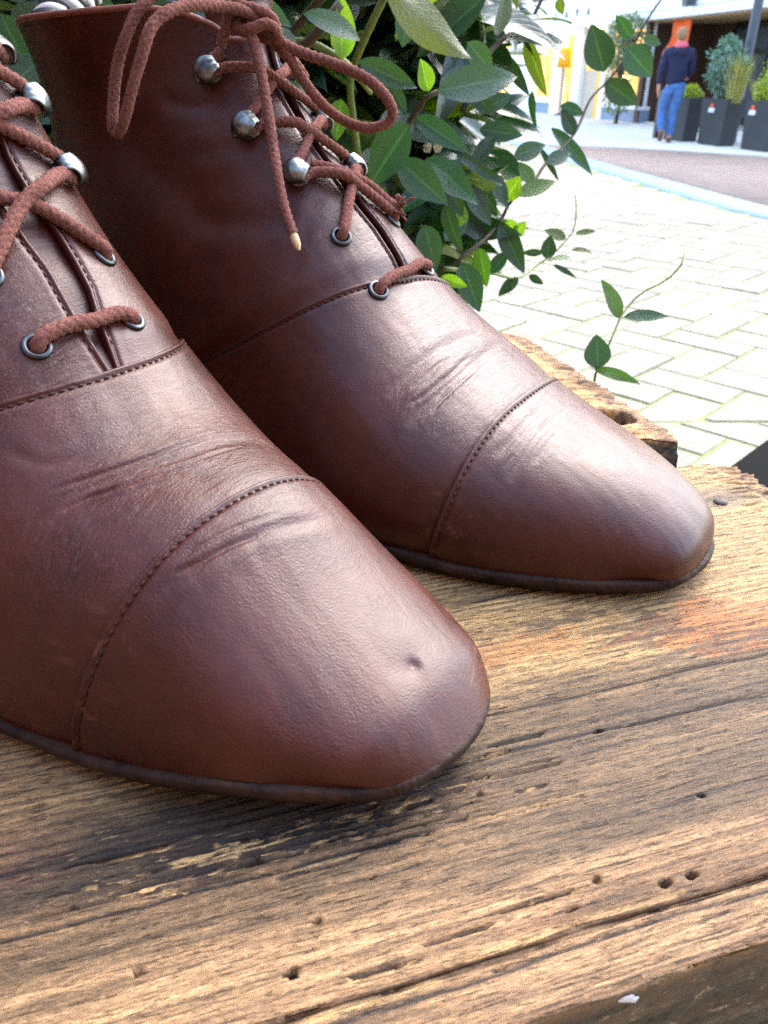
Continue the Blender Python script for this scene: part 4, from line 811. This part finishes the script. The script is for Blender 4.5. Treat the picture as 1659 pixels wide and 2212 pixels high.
# the leaves that can be told apart: base, tip (as seen by the photographer), width, distances, kind, twist about its own axis
LL = [(838, -40, 1018, 128, 74, .46, .47, 'o', 165), (1000, 175, 1068, 250, 38, .56, .56, 'd', 10), (1046, 236, 1108, 205, 34, .58, .58, 't', -10), (1066, 296, 1018, 366, 34, .58, .57, 'd', 15), (1110, 340, 1178, 312, 34, .62, .63, 't', 10), (1150, 396, 1120, 350, 30, .62, .62, 'g', 20), (1060, 372, 1096, 452, 32, .58, .58, 'd', -15), (1180, 352, 1234, 330, 28, .64, .65, 't', 0), (1240, 292, 1212, 236, 28, .68, .68, 'd', 10), (1010, 90, 1064, 160, 40, .52, .53, 't', 10), (960, 520, 1012, 470, 36, .54, .55, 't', 0), (1120, 600, 1076, 640, 26, .62, .62, 'd', 10), (1060, 590, 1100, 540, 30, .58, .58, 't', -10), (945, 198, 1119, 165, 62, .47, .49, 't', 8), (926, 197, 908, 127, 37, .47, .465, 'l', 20), (884, 268, 798, 402, 82, .45, .46, 't', 15), (862, 348, 967, 442, 62, .46, .45, 't', 10), (897, 253, 1015, 331, 42, .48, .47, 't', 5), (921, 344, 1032, 442, 58, .50, .48, 't', 0), (1036, 280, 1130, 293, 38, .60, .60, 't', 5), (988, 333, 1086, 402, 24, .55, .55, 'd', 0), (998, 356, 1047, 388, 30, .56, .56, 'o', 40),
 (1092, 433, 1124, 380, 40, .60, .60, 'l', 0), (1118, 424, 1202, 391, 38, .60, .61, 'g', -20), (1086, 84, 1234, 96, 44, .60, .62, 'd', -40), (1137, 77, 1181, 208, 32, .64, .64, 'o', 40), (1082, 112, 1144, 208, 24, .62, .62, 'd', 10), (1150, 196, 1159, 277, 24, .66, .66, 'd', 60), (1306, 154, 1277, 52, 54, .72, .72, 'd', 0), (1364, 82, 1330, 32, 24, .74, .74, 't', -20), (1353, 104, 1408, 166, 62, .74, .74, 't', 0), (1308, 178, 1378, 226, 42, .73, .73, 'd', 10), (1390, 83, 1428, 96, 20, .75, .75, 't', -10), (1191, 277, 1281, 382, 27, .68, .68, 't', -10), (1211, 228, 1262, 248, 24, .69, .69, 't', 0), (1165, 318, 1208, 394, 12, .66, .66, 'd', 0), (1207, -4, 1216, 32, 26, .66, .66, 'o', 40), (1076, 76, 1090, -24, 52, .50, .49, 'd', 60),
 (538, -12, 629, 58, 30, .40, .41, 't', 10), (738, 129, 738, -10, 52, .43, .43, 'l', 30), (738, 60, 738, 128, 46, .435, .435, 'l', 10), (656, 30, 781, 86, 36, .40, .42, 't', 5), (884, 12, 869, 103, 44, .50, .50, 't', -20), (774, 133, 901, 190, 42, .47, .48, 't', 10), (843, 186, 878, 246, 28, .48, .48, 't', 0), (737, 214, 726, 305, 46, .46, .46, 'g', 20), (960, 380, 1000, 470, 40, .52, .52, 'd', 10), (1010, 402, 1060, 488, 42, .55, .55, 'd', -10), (962, 442, 999, 545, 34, .50, .50, 'd', 30), (917, 486, 942, 585, 52, .48, .48, 't', 10), (993, 488, 1000, 440, 28, .54, .54, 'l', 20), (1048, 412, 1074, 468, 26, .58, .58, 'd', 30), (1097, 474, 1116, 514, 26, .6, .6, 'l', 20), (1108, 512, 1137, 478, 24, .6, .6, 'l', 10), (1080, 483, 1133, 592, 42, .58, .58, 'd', 5), (1036, 536, 1052, 620, 46, .55, .55, 'g', 40), (998, 566, 1036, 675, 52, .52, .52, 't', 5), (954, 598, 1010, 620, 24, .48, .48, 'l', 10),
 (1222, 517, 1176, 497, 26, .70, .70, 'o', 20), (1182, 560, 1189, 507, 30, .69, .69, 'd', 0), (1184, 565, 1241, 557, 20, .69, .70, 'g', -40), (1172, 545, 1126, 545, 15, .68, .68, 'd', -30), (1243, 506, 1289, 500, 17, .71, .71, 'o', -30), (1234, 541, 1283, 548, 13, .71, .71, 'o', -30), (1195, 572, 1247, 602, 11, .69, .69, 'd', 0), (1143, 594, 1174, 614, 16, .66, .66, 'd', 20),
 (1339, 688, 1299, 604, 38, .42, .415, 'g', 30), (1348, 685, 1446, 684, 27, .42, .425, 't', -15), (1292, 796, 1288, 722, 68, .40, .40, 't', 0), (1284, 797, 1386, 832, 25, .40, .39, 'g', -10),
 (0, 30, 62, 150, 60, .42, .42, 't', 20), (30, 60, 92, 10, 44, .45, .45, 'd', 20), (20, 190, 96, 120, 60, .41, .41, 't', -10), (20, 0, 60, -60, 40, .42, .42, 'd', 0), (180, -10, 250, 18, 30, .43, .43, 't', 20), (640, 90, 560, 60, 28, .43, .43, 'd', 20), (820, 330, 770, 350, 40, .50, .5, 'd', 30)]
cp = np.array([0, 0, TZ + .13])
for bx, by, tx, ty, wd, d0, d1, mt, tw in LL:
    b_, t_ = tocam(bx, by, d0), tocam(tx, ty, d1); mid = (b_ + t_) / 2; vw = cp - mid; dist = np.linalg.norm(vw); vw /= dist; X = Vector(t_ - b_).normalized(); N = Vector(vw) + Vector((0, 0, .35)); N = Matrix.Rotation(R(tw), 3, X) @ N
    put_leaf(b_, t_, wd * dist / 1671 * 1.03, N, mt)
# stems seen between the leaves
def twig(pts, r0, r1, mat=M_STEM, name='stem'):
    C = crom([np.array(p) - np.array(shrub.location) for p in pts], .008); m = MB(); m.tube(C, np.linspace(r0, r1, len(C)), 8); return m.build(name, mat, shrub, True)
T_ = lambda x, y, d: tocam(x, y, d)
twig([(.10, .86, 0), (.09, .85, .5), (.05, .80, .9), T_(420, 330, .60), T_(560, 150, .56), T_(640, 60, .50), T_(716, -30, .46)], .009, .0022, name='trunk')
twig([(.10, .86, 0), (.12, .90, .4), (.10, .92, .85), T_(740, 480, .75), T_(770, 420, .66), T_(775, 360, .55), T_(762, 250, .53), T_(757, 170, .52), T_(785, 90, .50), T_(832, -10, .48)], .006, .0020, M_TWIG, 'trunk')
twig([T_(775, 360, .55), T_(860, 300, .52), T_(890, 255, .49), T_(915, 218, .47), T_(928, 198, .47), T_(945, 197, .47)], .0028, .0012)
twig([T_(790, 470, .68), T_(900, 540, .62), T_(960, 580, .56), T_(1010, 545, .56), T_(1055, 510, .58), T_(1085, 470, .6), T_(1105, 432, .6), T_(1150, 396, .62), T_(1180, 352, .64), T_(1240, 290, .68), T_(1275, 215, .71), T_(1310, 178, .73), T_(1345, 135, .74), T_(1372, 90, .75), T_(1400, 40, .76), T_(1430, -4, .77)], .0017, .0008)
twig([T_(960, 580, .53), T_(1060, 590, .58), T_(1118, 600, .63), T_(1165, 570, .68), T_(1195, 548, .69), T_(1222, 520, .70), T_(1240, 495, .71), T_(1245, 450, .715), T_(1242, 420, .72)], .0015, .0005, M_TWIG)
twig([T_(1000, 240, .56), T_(1040, 140, .58), T_(1085, 85, .6), T_(1135, 62, .63), T_(1165, 10, .64), T_(1185, -30, .65)], .0024, .001)
twig([(.10, .86, .2), (.17, .55, .42), tuple(T_(1280, 835, .415) + np.array([0, .012, -.25])), tuple(T_(1284, 840, .412) + np.array([0, .004, -.06])), T_(1284, 822, .41), T_(1295, 794, .40), T_(1326, 720, .41), T_(1346, 676, .42), T_(1384, 634, .43), T_(1438, 606, .44), T_(1470, 575, .445), T_(1480, 545, .45)], .0018, .0005, M_TWIG)
twig([T_(420, 330, .68), T_(500, 200, .56), T_(590, 150, .46), T_(640, 115, .44), T_(690, 65, .43), T_(735, 8, .43)], .0045, .0022, M_STEM)
twig([T_(560, 150, .56), T_(640, 90, .47), T_(740, 130, .45), T_(800, 200, .49)], .0024, .0014, M_TWIG)
# the leaves behind, filling the crown
def dens(x, y):
    e = 1080 + 40 * math.sin(y / 60) - max(0, y - 250) * .18
    if x > e: return 0
    if y > 610 - max(0, 900 - x) * .3: return 0
    return 1 if x < e - 120 else .35
k = 0
while nleaf[0] < 296 and k < 6000:
    k += 1; x = random.uniform(520, 1110) if random.random() < .86 else random.uniform(-40, 330); y = random.uniform(-70, 640) if x > 400 else random.uniform(-70, 330)
    if x > 400 and random.random() > dens(x, y): continue
    d = random.uniform(.56, .82) if x > 400 else random.uniform(.47, .75); b_ = tocam(x, y, d); az = random.uniform(0, 2 * math.pi); L = random.uniform(.05, .09); el = random.uniform(-.9, .5)
    t_ = b_ + L * np.array([math.cos(az) * math.cos(el), math.sin(az) * math.cos(el) * .6, math.sin(el)]); N = (random.gauss(0, .5), random.gauss(-.5, .5), 1)
    put_leaf(b_, t_, L * random.uniform(.3, .44), N, random.choices('dtgol', (6, 5, 1.6, 1.2, .5))[0])
# deeper foliage, joined
fv, ff, fu = [], [], []
for q in range(2000):
    x = random.uniform(420, 1075) if q % 6 else random.uniform(-80, 330); y = random.uniform(-140, 600) if x > 400 else random.uniform(-140, 360)
    if x > 400 and (x > 1050 - max(0, y - 200) * .25 or y > 590 - max(0, 900 - x) * .3): continue
    d = random.uniform(.62, 1.0); b_ = tocam(x, y, d)
    if b_[2] < .6: continue
    me = LEAVES[random.choice('ddt'), random.randrange(7)]; az = random.uniform(0, 2 * math.pi); el = random.uniform(-1, .6); L = random.uniform(.05, .09); X = Vector((math.cos(az) * math.cos(el), math.sin(az) * math.cos(el), math.sin(el))); N = Vector((random.gauss(0, .6), random.gauss(-.4, .6), 1)); N = (N - X * N.dot(X)).normalized(); Y = N.cross(X)
    M = Matrix((X, Y, N)).transposed().to_4x4() @ Matrix.Scale(L, 4); M.translation = Vector(b_) - SL; o = len(fv); fv += [tuple(M @ v.co) for v in me.vertices]; ff += [tuple(o + i for i in p.vertices) for p in me.polygons]; fu += [(i // 7 / 12, i % 7 / 6) for i in range(len(me.vertices))]
for q in range(3800):  # leaves added at left, mostly out of view, to block the sky
    b_ = np.array([random.uniform(-1.2, -.02), random.uniform(.40, .85), random.uniform(.8, 1.7)])
    if b_[1] < .46 + .25 * max(0, b_[0] + .35) or (b_[0] > -.25 and b_[2] > 1.75): continue
    me = LEAVES[random.choice('ddt'), random.randrange(7)]; az = random.uniform(0, 2 * math.pi); el = random.uniform(-1, .6); L = random.uniform(.06, .10); X = Vector((math.cos(az) * math.cos(el), math.sin(az) * math.cos(el), math.sin(el))); N = Vector((random.gauss(0, .6), random.gauss(-.4, .6), 1)); N = (N - X * N.dot(X)).normalized(); Y = N.cross(X)
    M = Matrix((X, Y, N)).transposed().to_4x4() @ Matrix.Scale(L, 4); M.translation = Vector(b_) - SL; o = len(fv); fv += [tuple(M @ v.co) for v in me.vertices]; ff += [tuple(o + i for i in p.vertices) for p in me.polygons]; fu += [(i // 7 / 12, i % 7 / 6) for i in range(len(me.vertices))]
tag(mobj('inner_foliage', fv, ff, M_LF['d'], shrub, uv=fu), kind='stuff')
# a small blossom in a gap between the leaves
M_PURP = flat('purple_petal', hexc('#8d55d0'), .6); M_WPET = flat('cream_petal', hexc('#e8e6c8'), .6)
fl = tocam(934, 302, .62) - np.array(shrub.location); Mf = Matrix.Translation(fl); hd = MB(); hd.lathe([(0, 0), (.002, .001), (.002, .003), (0, .004)], 10, M=Mf); hd = hd.build('flower', M_WPET, shrub, True)
for q in range(5):
    a = R(72 * q + 90); V = [(0, 0, .001)] + [(.0095 * s * math.cos(a + t), -.002, .0095 * s * math.sin(a + t)) for s, t in ((.5, -.5), (.9, -.42), (1.05, 0), (.9, .42), (.5, .5))]
    V = [tuple(Vector(v) + Vector(fl)) for v in V]; o = mobj('petal', V + [(v[0], v[1] + .0004, v[2]) for v in V], [(0, 1, 2, 3, 4, 5), (11, 10, 9, 8, 7, 6)] + [(i, i + 6, (i + 1) % 6 + 6, (i + 1) % 6) for i in range(6)], M_PURP if q in (0, 1, 4) else M_WPET, hd, smooth=False)
# twisted cord behind the far boot
M_CW = flat('white_cord', (.62, .62, .6), .5); M_CB = flat('black_cord', (.02, .02, .022), .5)
C0 = crom([tocam(96, 60, .40), tocam(122, 26, .405), tocam(155, 6, .41), tocam(190, -20, .42), tocam(225, -80, .44)], .001)
cord = empty('twisted_cord', tuple(C0[-1]), 0, 'short black and white twisted cord above the collar of the farther boot', 'cord')
Tn, Nn, Bn = frames(C0); z = np.arange(len(C0)) * .001
for q in range(6):
    a = 2 * np.pi * q / 6 + z * 330; Pq = C0 + (np.cos(a)[:, None] * Nn + np.sin(a)[:, None] * Bn) * .0042; m = MB(); m.tube(Pq - C0[-1], .0024, 6); m.build('strand', M_CW if q % 2 else M_CB, cord, True)

# ================================================================== STREET THINGS
M_TUB = flat('charcoal_planter', hexc('#2b2c2f'), .7, var=.3, nscale=3, bump=.002, bscale=60)
M_SOIL = flat('soil', hexc('#3a2c1f'), .95, var=.4, nscale=30)
M_LBL = flat('pale_label', (.66, .68, .74), .5)
M_EUC = leaf_mat('blue_green_leaf', (.10, .20, .16), (.14, .22, .18), .5, .2); M_GRS = leaf_mat('straw_grass', (.34, .34, .10), (.3, .3, .1), .6, .3); M_YEL = leaf_mat('yellow_green_leaf', (.30, .38, .03), (.3, .36, .05), .5, .35); M_OLV = leaf_mat('grey_olive_leaf', (.12, .17, .10), (.18, .22, .16), .5, .25); M_MID = leaf_mat('mid_green_leaf', (.08, .17, .04), (.12, .2, .06), .5, .3)
def foliage(name, parent, mat, blobs, n, size, seed, up=.3):
    rg = np.random.default_rng(seed); V = []; U = []
    for cx, cy, cz, rx, ry, rz, wt in blobs:
        for _ in range(int(n * wt)):
            d = rg.normal(0, 1, 3); d /= np.linalg.norm(d); r = rg.uniform(.35, 1) ** .5; c = np.array([cx, cy, cz]) + d * r * [rx, ry, rz] * rg.uniform(.75, 1.1)
            a = rg.normal(0, 1, 3) + d * .6; a /= np.linalg.norm(a); b = np.cross(a, rg.normal(0, 1, 3) + [0, 0, up]); b /= np.linalg.norm(b) + 1e-9; s = size * rg.uniform(.6, 1.4); V += [c - a * s * .5, c + b * s * .22, c + a * s * .5, c - b * s * .22]; U += [(0, .5), (.5, 0), (1, .5), (.5, 1)]
    return tag(mobj(name, V, np.arange(len(V)).reshape(-1, 4), mat, parent, smooth=False, uv=U), kind='stuff')
pang = math.atan2(-.973, .2306)
def planter(x, y, label):
    t = empty('planter', (x, y, .02), pang, label, 'planter', 'charcoal planters in a row outside the entrance')
    bm = MB(); a, b_, h = .36, .16, .70
    V = [(-a * .86, -b_ * .86, 0), (a * .86, -b_ * .86, 0), (a * .86, b_ * .86, 0), (-a * .86, b_ * .86, 0), (-a, -b_, h), (a, -b_, h), (a, b_, h), (-a, b_, h), (-a + .03, -b_ + .03, h), (a - .03, -b_ + .03, h), (a - .03, b_ - .03, h), (-a + .03, b_ - .03, h), (-a + .035, -b_ + .035, h - .06), (a - .035, -b_ + .035, h - .06), (a - .035, b_ - .035, h - .06), (-a + .035, b_ - .035, h - .06)]
    F = [(3, 2, 1, 0)] + [(4 * r + i, 4 * r + (i + 1) % 4, 4 * r + 4 + (i + 1) % 4, 4 * r + 4 + i) for r in range(3) for i in range(4)]
    mobj('tub', V, F, M_TUB, t, smooth=False); m = MB(); m.box(-a + .036, a - .036, -b_ + .036, b_ - .036, h - .1, h - .055); m.build('soil', M_SOIL, t); return t
def sticker(t, x):
    m = MB(); m.box(x - .075, x + .075, -.168, -.145, .50, .565, .003); s = m.build('label', M_LBL, t); m = MB(); V = [(x + .045 * math.cos(a) * (1 if q % 2 else .75), -.169, .60 + .035 * math.sin(a)) for q, a in enumerate(np.linspace(0, 2 * np.pi, 10, endpoint=False))]
    V2 = [(v[0], -.145, v[2]) for v in V]; m.add(V + V2, [tuple(range(10))[::-1], tuple(range(10, 20))] + [(i, (i + 1) % 10, 10 + (i + 1) % 10, 10 + i) for i in range(10)]); m.build('emblem', M_ORANGE, s)
p1 = planter(5.40, 15.66, 'charcoal planter behind the walking person, low yellow green plants in it')
p2 = planter(5.67, 14.64, 'middle charcoal planter holding the blue green bush, with a small label'); p3 = planter(5.99, 13.56, 'charcoal planter at the right edge, nearest, with a small label'); sticker(p2, -.04); sticker(p3, -.17)
def plant(name, tub, label, cat, mat, blobs, n, size, seed, stem=None, smat=None):
    t = empty(name, tuple(Vector(tub.location) + Vector((0, 0, .64))), pang, label, cat)
    foliage('foliage', t, mat, blobs, n, size, seed)
    if stem:
        m = MB()
        for s in stem: m.tube(crom(s, .03), np.linspace(.018, .008, len(crom(s, .03))), 7)
        m.build('stem', smat or M_STEM, t, True)
    return t
plant('low_plant', p1, 'low yellow green plants filling the planter behind the person', 'plant', M_YEL, [(0, 0, .10, .33, .28, .10, 1), (.15, 0, .16, .15, .15, .12, .6)], 260, .07, 3, [[(0, 0, 0), (.02, 0, .1), (.05, 0, .2)]])
plant('eucalyptus_bush', p2, 'round blue green bush on a thin trunk in the middle planter', 'bush', M_EUC, [(-.05, -.05, .62, .38, .3, .30, 1), (-.25, 0, .40, .26, .24, .26, .7), (.15, 0, .48, .3, .26, .3, .8), (-.1, 0, .85, .2, .2, .14, .35), (-.12, 0, .2, .2, .2, .16, .3)], 420, .085, 4, [[(.05, 0, 0), (.06, 0, .25), (0, 0, .6)], [(.06, 0, .25), (.15, .05, .5)], [(.05, 0, .2), (-.15, -.03, .5)]])
def grass(name, tub, label, dx, n, h, seed):
    t = empty(name, tuple(Vector(tub.location) + Vector((0, 0, .64))), pang, label, 'grass'); rg = np.random.default_rng(seed); V = []; U = []
    for _ in range(n):
        a = rg.uniform(0, 6.28); r = rg.uniform(0, .12); b = np.array([dx + r * math.cos(a), r * math.sin(a), 0]); d = np.array([math.cos(a), math.sin(a), 0]) * rg.uniform(.05, .25); s = np.array([-math.sin(a), math.cos(a), 0]) * .006; hh = h * rg.uniform(.55, 1); p = [b, b + d * .3 + [0, 0, hh * .6], b + d + [0, 0, hh]]
        V += [p[0] - s, p[0] + s, p[1] + s * .8, p[1] - s * .8, p[1] - s * .8, p[1] + s * .8, p[2] + s * .1, p[2] - s * .1]; U += [(0, 0)] * 8
    tag(mobj('blade', V, np.arange(len(V)).reshape(-1, 4), M_GRS, t, smooth=False, uv=U), kind='stuff'); return t
grass('ornamental_grass', p2, 'straw coloured tall grass beside the blue green bush', .27, 420, .72, 6)
plant('golden_conifer', p3, 'bright yellow green bush in the planter at the right edge', 'bush', M_YEL, [(.10, 0, .40, .30, .28, .42, 1), (.2, 0, .85, .22, .2, .35, .6), (-.1, 0, .2, .2, .25, .2, .5)], 700, .07, 7, [[(.1, 0, 0), (.1, 0, .3), (.15, 0, .8)]])
grass('ornamental_grass', p3, 'short straw grass at the left end of the nearest planter', -.25, 200, .38, 8)
# olive tree by the window
ot = empty('olive_tree', in_shop(2.35, -.75, 0), FZ, 'grey green olive tree standing between the shop window and the entrance', 'tree')
m = MB()
for s in ([(0, 0, 0), (.03, .02, .6), (-.03, 0, 1.2), (.02, 0, 1.9)], [(-.03, 0, 1.1), (.2, .05, 1.5), (.3, .0, 2.0)], [(0, 0, .9), (-.2, -.05, 1.3), (-.28, 0, 1.7)]): m.tube(crom(s, .05), np.linspace(.05, .015, len(crom(s, .05))), 8)
m.build('trunk', M_STEM, ot, True); foliage('crown', ot, M_OLV, [(0, 0, 1.95, .55, .45, .36, 1), (-.25, 0, 1.5, .45, .4, .45, .8), (.2, 0, 1.55, .4, .4, .4, .6), (-.25, 0, .9, .4, .35, .5, .6), (-.1, 0, .4, .45, .4, .25, .3)], 620, .10, 9)
# lamp post, black bollard, striped post
lp = empty('lamp_post', (6.08, 15.0, 0), 0, 'dark blue grey lamp post rising behind the nearest planter at the right edge', 'lamp post')
m = MB(); m.lathe([(.085, 0), (.085, .5), (.078, .56), (.074, 4.2), (.04, 4.3)], 20); m.build('pole', M_DARK, lp, True); m = MB(); m.lathe([(.04, 4.3), (.2, 4.42), (.22, 4.7), (.05, 4.85), (0, 4.86)], 20); m.build('lantern', M_DARK, lp, True)
bo = empty('bollard', (5.16, 16.28, .02), pang, 'slim black bollard just left of the walking person', 'bollard'); m = MB(); m.box(-.05, .05, -.05, .05, 0, .76, .008); m.build('shaft', M_BLACKD, bo); m = MB(); m.lathe([(0, .80), (.03, .795), (.045, .762), (0, .7605)], 12); m.build('cap', M_BLACKD, bo, True)
M_RED = flat('red_paint', hexc('#c8252b'), .5)
rp = empty('striped_post', (3.1, 24.5, 0), 0, 'red and white striped post far down the street seen through the leaves', 'post')
for k in range(5): m = MB(); m.lathe([(0, .3 * k), (.06, .3 * k + .002), (.06, .3 * k + .298), (0, .3 * k + .3)], 12); m.build('band', M_WHITE if k % 2 else M_RED, rp, True)
# black tub beyond the end of the bench
M_BLK = flat('black_plastic', hexc('#07090a'), .8, var=.1, Specular_IOR_Level=.05)
E1, E2 = np.array((.825, 1.63)), np.array((.956, 1.761)); ed = (E2 - E1) / np.linalg.norm(E2 - E1)
tb = empty('black_crate', tuple(E1) + (0,), math.atan2(ed[1], ed[0]), 'smooth black crate on the paving beyond the right end of the bench', 'crate')
m = MB(); m.box(-.22, .55, -.36, 0, .012, .278, .012); m.build('body', M_BLK, tb); m = MB(); m.box(-.228, .558, -.368, .008, .2795, .30, .006); m.build('lid', M_BLK, tb)
for fx in (-.18, .48):
    for fy in (-.33, -.06): m = MB(); m.box(fx, fx + .04, fy, fy + .04, 0, .0115, .002); m.build('foot', M_BLK, tb)

# ================================================================== PERSON (seen from behind, walking away)
def skin(name, verts, edges, radii, mat, parent, root=0, sub=2, fold=0):
    me = bpy.data.meshes.new(name); me.from_pydata(verts, edges, []); o = bpy.data.objects.new(name, me); COL.objects.link(o)
    md = o.modifiers.new('skin', 'SKIN'); md.use_smooth_shade = True
    for v, r in zip(me.skin_vertices[0].data, radii): v.radius = r if hasattr(r, '__len__') else (r, r)
    me.skin_vertices[0].data[root].use_root = True
    s = o.modifiers.new('sub', 'SUBSURF'); s.levels = sub; s.render_levels = sub
    dg = bpy.context.evaluated_depsgraph_get(); m2 = bpy.data.meshes.new_from_object(o.evaluated_get(dg)); bpy.data.objects.remove(o); m2.name = name; m2.materials.clear(); m2.materials.append(mat)
    if fold:
        for p in m2.vertices:
            c = p.co; n_ = p.normal; k = math.sin(31 * c.z + 9 * c.x + 3 * math.sin(17 * c.y)) * .5 + math.sin(53 * c.z - 21 * c.x) * .3 + math.sin(24 * c.x + 40 * c.y) * .3; p.co = c + n_ * k * fold
    m2.polygons.foreach_set('use_smooth', [True] * len(m2.polygons)); o = bpy.data.objects.new(name, m2); COL.objects.link(o); o.parent = parent; return o
M_SKIN = flat('skin', hexc('#c98a72'), .6); M_NAVY = flat('navy_hoodie', hexc('#1b1c3a'), .85, var=.2, nscale=25, bump=.004, bscale=40); M_JEAN = flat('blue_denim', hexc('#46699c'), .85, var=.22, nscale=14, bump=.003, bscale=50); M_HAIR = flat('ginger_blond_hair', hexc('#8f6a45'), .7, var=.3, nscale=60, bump=.004, bscale=120); M_PINK = flat('pink_scarf', hexc('#d9626c'), .85, var=.15); M_SHOE = flat('brown_shoe', hexc('#6b4634'), .7)
PX, PY = 4.98, 15.15
pe = empty('person', (PX, PY, 0), R(-14), 'person in a navy hoodie, pink scarf and blue jeans walking away past the planters', 'person')
# local axes: +y walking direction (away), x right
V = [(0, 0, .95), (0, .01, 1.12), (0, .02, 1.32), (0, .03, 1.45), (0, .05, 1.53), (0, .06, 1.62), (0, .07, 1.70),
     (-.10, 0, .90), (-.13, .13, .50), (-.10, -.12, .16), (-.10, -.02, .06), (.10, 0, .90), (.06, .06, .48), (.05, .02, .09), (.06, .13, .04),
     (-.19, .02, 1.41), (-.25, -.02, 1.14), (-.25, .04, .90), (-.245, .06, .83), (.19, .02, 1.41), (.24, .04, 1.15), (.20, .20, 1.02), (.19, .26, 1.00)]
E_ = [(0, 1), (1, 2), (2, 3), (3, 4), (4, 5), (5, 6), (0, 7), (7, 8), (8, 9), (9, 10), (0, 11), (11, 12), (12, 13), (13, 14), (3, 15), (15, 16), (16, 17), (17, 18), (3, 19), (19, 20), (20, 21), (21, 22)]
Rr = [(.07, .06), (.09, .07), (.10, .07), (.08, .06), (.055, .055), (.085, .095), (.075, .085), .05, .045, .045, .03, .05, .045, .045, .03, .045, .04, .034, .03, .055, .042, .034, .03]
skin('body', V, E_, Rr, M_SKIN, pe)
skin('jeans', [(0, 0, 1.0), (0, 0, .93), (-.10, 0, .86), (-.13, .12, .50), (-.105, -.10, .20), (.10, 0, .86), (.06, .06, .48), (.05, .02, .12)], [(0, 1), (1, 2), (2, 3), (3, 4), (1, 5), (5, 6), (6, 7)], [(.165, .12), (.17, .13), .11, .085, .075, .11, .085, .075], M_JEAN, pe, 1, 3, .011)
skin('hoodie', [(0, 0, .87), (0, .01, 1.12), (0, .02, 1.30), (0, .03, 1.43), (0, .045, 1.49), (-.19, .02, 1.40), (-.255, -.02, 1.14), (-.25, .04, .92), (.19, .02, 1.40), (.25, .04, 1.15), (.21, .19, 1.03)], [(0, 1), (1, 2), (2, 3), (3, 4), (3, 5), (5, 6), (6, 7), (3, 8), (8, 9), (9, 10)], [(.19, .135), (.18, .135), (.19, .13), (.14, .10), (.09, .08), .085, .07, .055, .085, .07, .055], M_NAVY, pe, 2, 3, .010)
skin('hood', [(-.10, -.06, 1.42), (0, -.10, 1.37), (.10, -.06, 1.42)], [(0, 1), (1, 2)], [.05, .065, .05], M_NAVY, pe, 1)
skin('scarf', [(-.10, .03, 1.46), (-.05, -.05, 1.50), (.06, -.05, 1.51), (.11, .04, 1.46), (0, .10, 1.48)], [(0, 1), (1, 2), (2, 3), (3, 4), (4, 0)], [.05, .06, .065, .05, .05], M_PINK, pe, 1)
bm = bmesh.new(); bmesh.ops.create_icosphere(bm, subdivisions=4, radius=1)
for p in bm.verts:
    c = p.co.copy(); k = 1 + .05 * math.sin(14 * c.x + 9 * c.z) * math.sin(11 * c.y); low = max(0, -c.z - .1); p.co = Vector((c.x * (.093 - .02 * low), c.y * (.112 - .035 * low) + .052 - .02 * low, c.z * .115 + 1.655)) * 1.0; p.co.x *= k
hm = bpy.data.meshes.new('hair'); bm.to_mesh(hm); bm.free(); hm.materials.append(M_HAIR); hm.polygons.foreach_set('use_smooth', [True] * len(hm.polygons)); ho = bpy.data.objects.new('hair', hm); COL.objects.link(ho); ho.parent = pe
skin('shoe', [(-.10, -.13, .22), (-.10, -.10, .13), (-.105, -.04, .05)], [(0, 1), (1, 2)], [.045, .05, .04], M_SHOE, pe, 1); skin('shoe', [(.05, -.04, .055), (.05, .05, .055), (.06, .16, .045)], [(0, 1), (1, 2)], [.05, .05, .04], M_SHOE, pe, 1)
for sx, hx, hy, hz in ((-1, -.245, .06, .86), (1, .19, .25, 1.01)):                       # hands with fingers
    d = (0, .25, -1) if sx < 0 else (0, .9, .1); D = Vector(d).normalized(); Sv = Vector((0, 1, .2)).normalized() if sx < 0 else Vector((1, 0, 0)); P0 = Vector((hx, hy, hz)); vs, es, rs = [tuple(P0), tuple(P0 + D * .07)], [(0, 1)], [.032, .036]
    for k, ln in enumerate((.065, .075, .07, .055)):
        o = len(vs); b_ = P0 + D * .08 + Sv * (k - 1.5) * .019; In = Vector((-sx, 0, 0)) * .02; vs += [tuple(b_), tuple(b_ + D * ln * .55 + In * .4), tuple(b_ + D * ln + In * 1.3)]; es += [(1, o), (o, o + 1), (o + 1, o + 2)]; rs += [.0105, .009, .0075]
    o = len(vs); b_ = P0 + D * .03 + Sv * .03; vs += [tuple(b_), tuple(b_ + D * .03 + Sv * .02), tuple(b_ + D * .06 + Sv * .022)]; es += [(0, o), (o, o + 1), (o + 1, o + 2)]; rs += [.012, .010, .008]
    skin('hand', vs, es, rs, M_SKIN, pe, 0, 1)
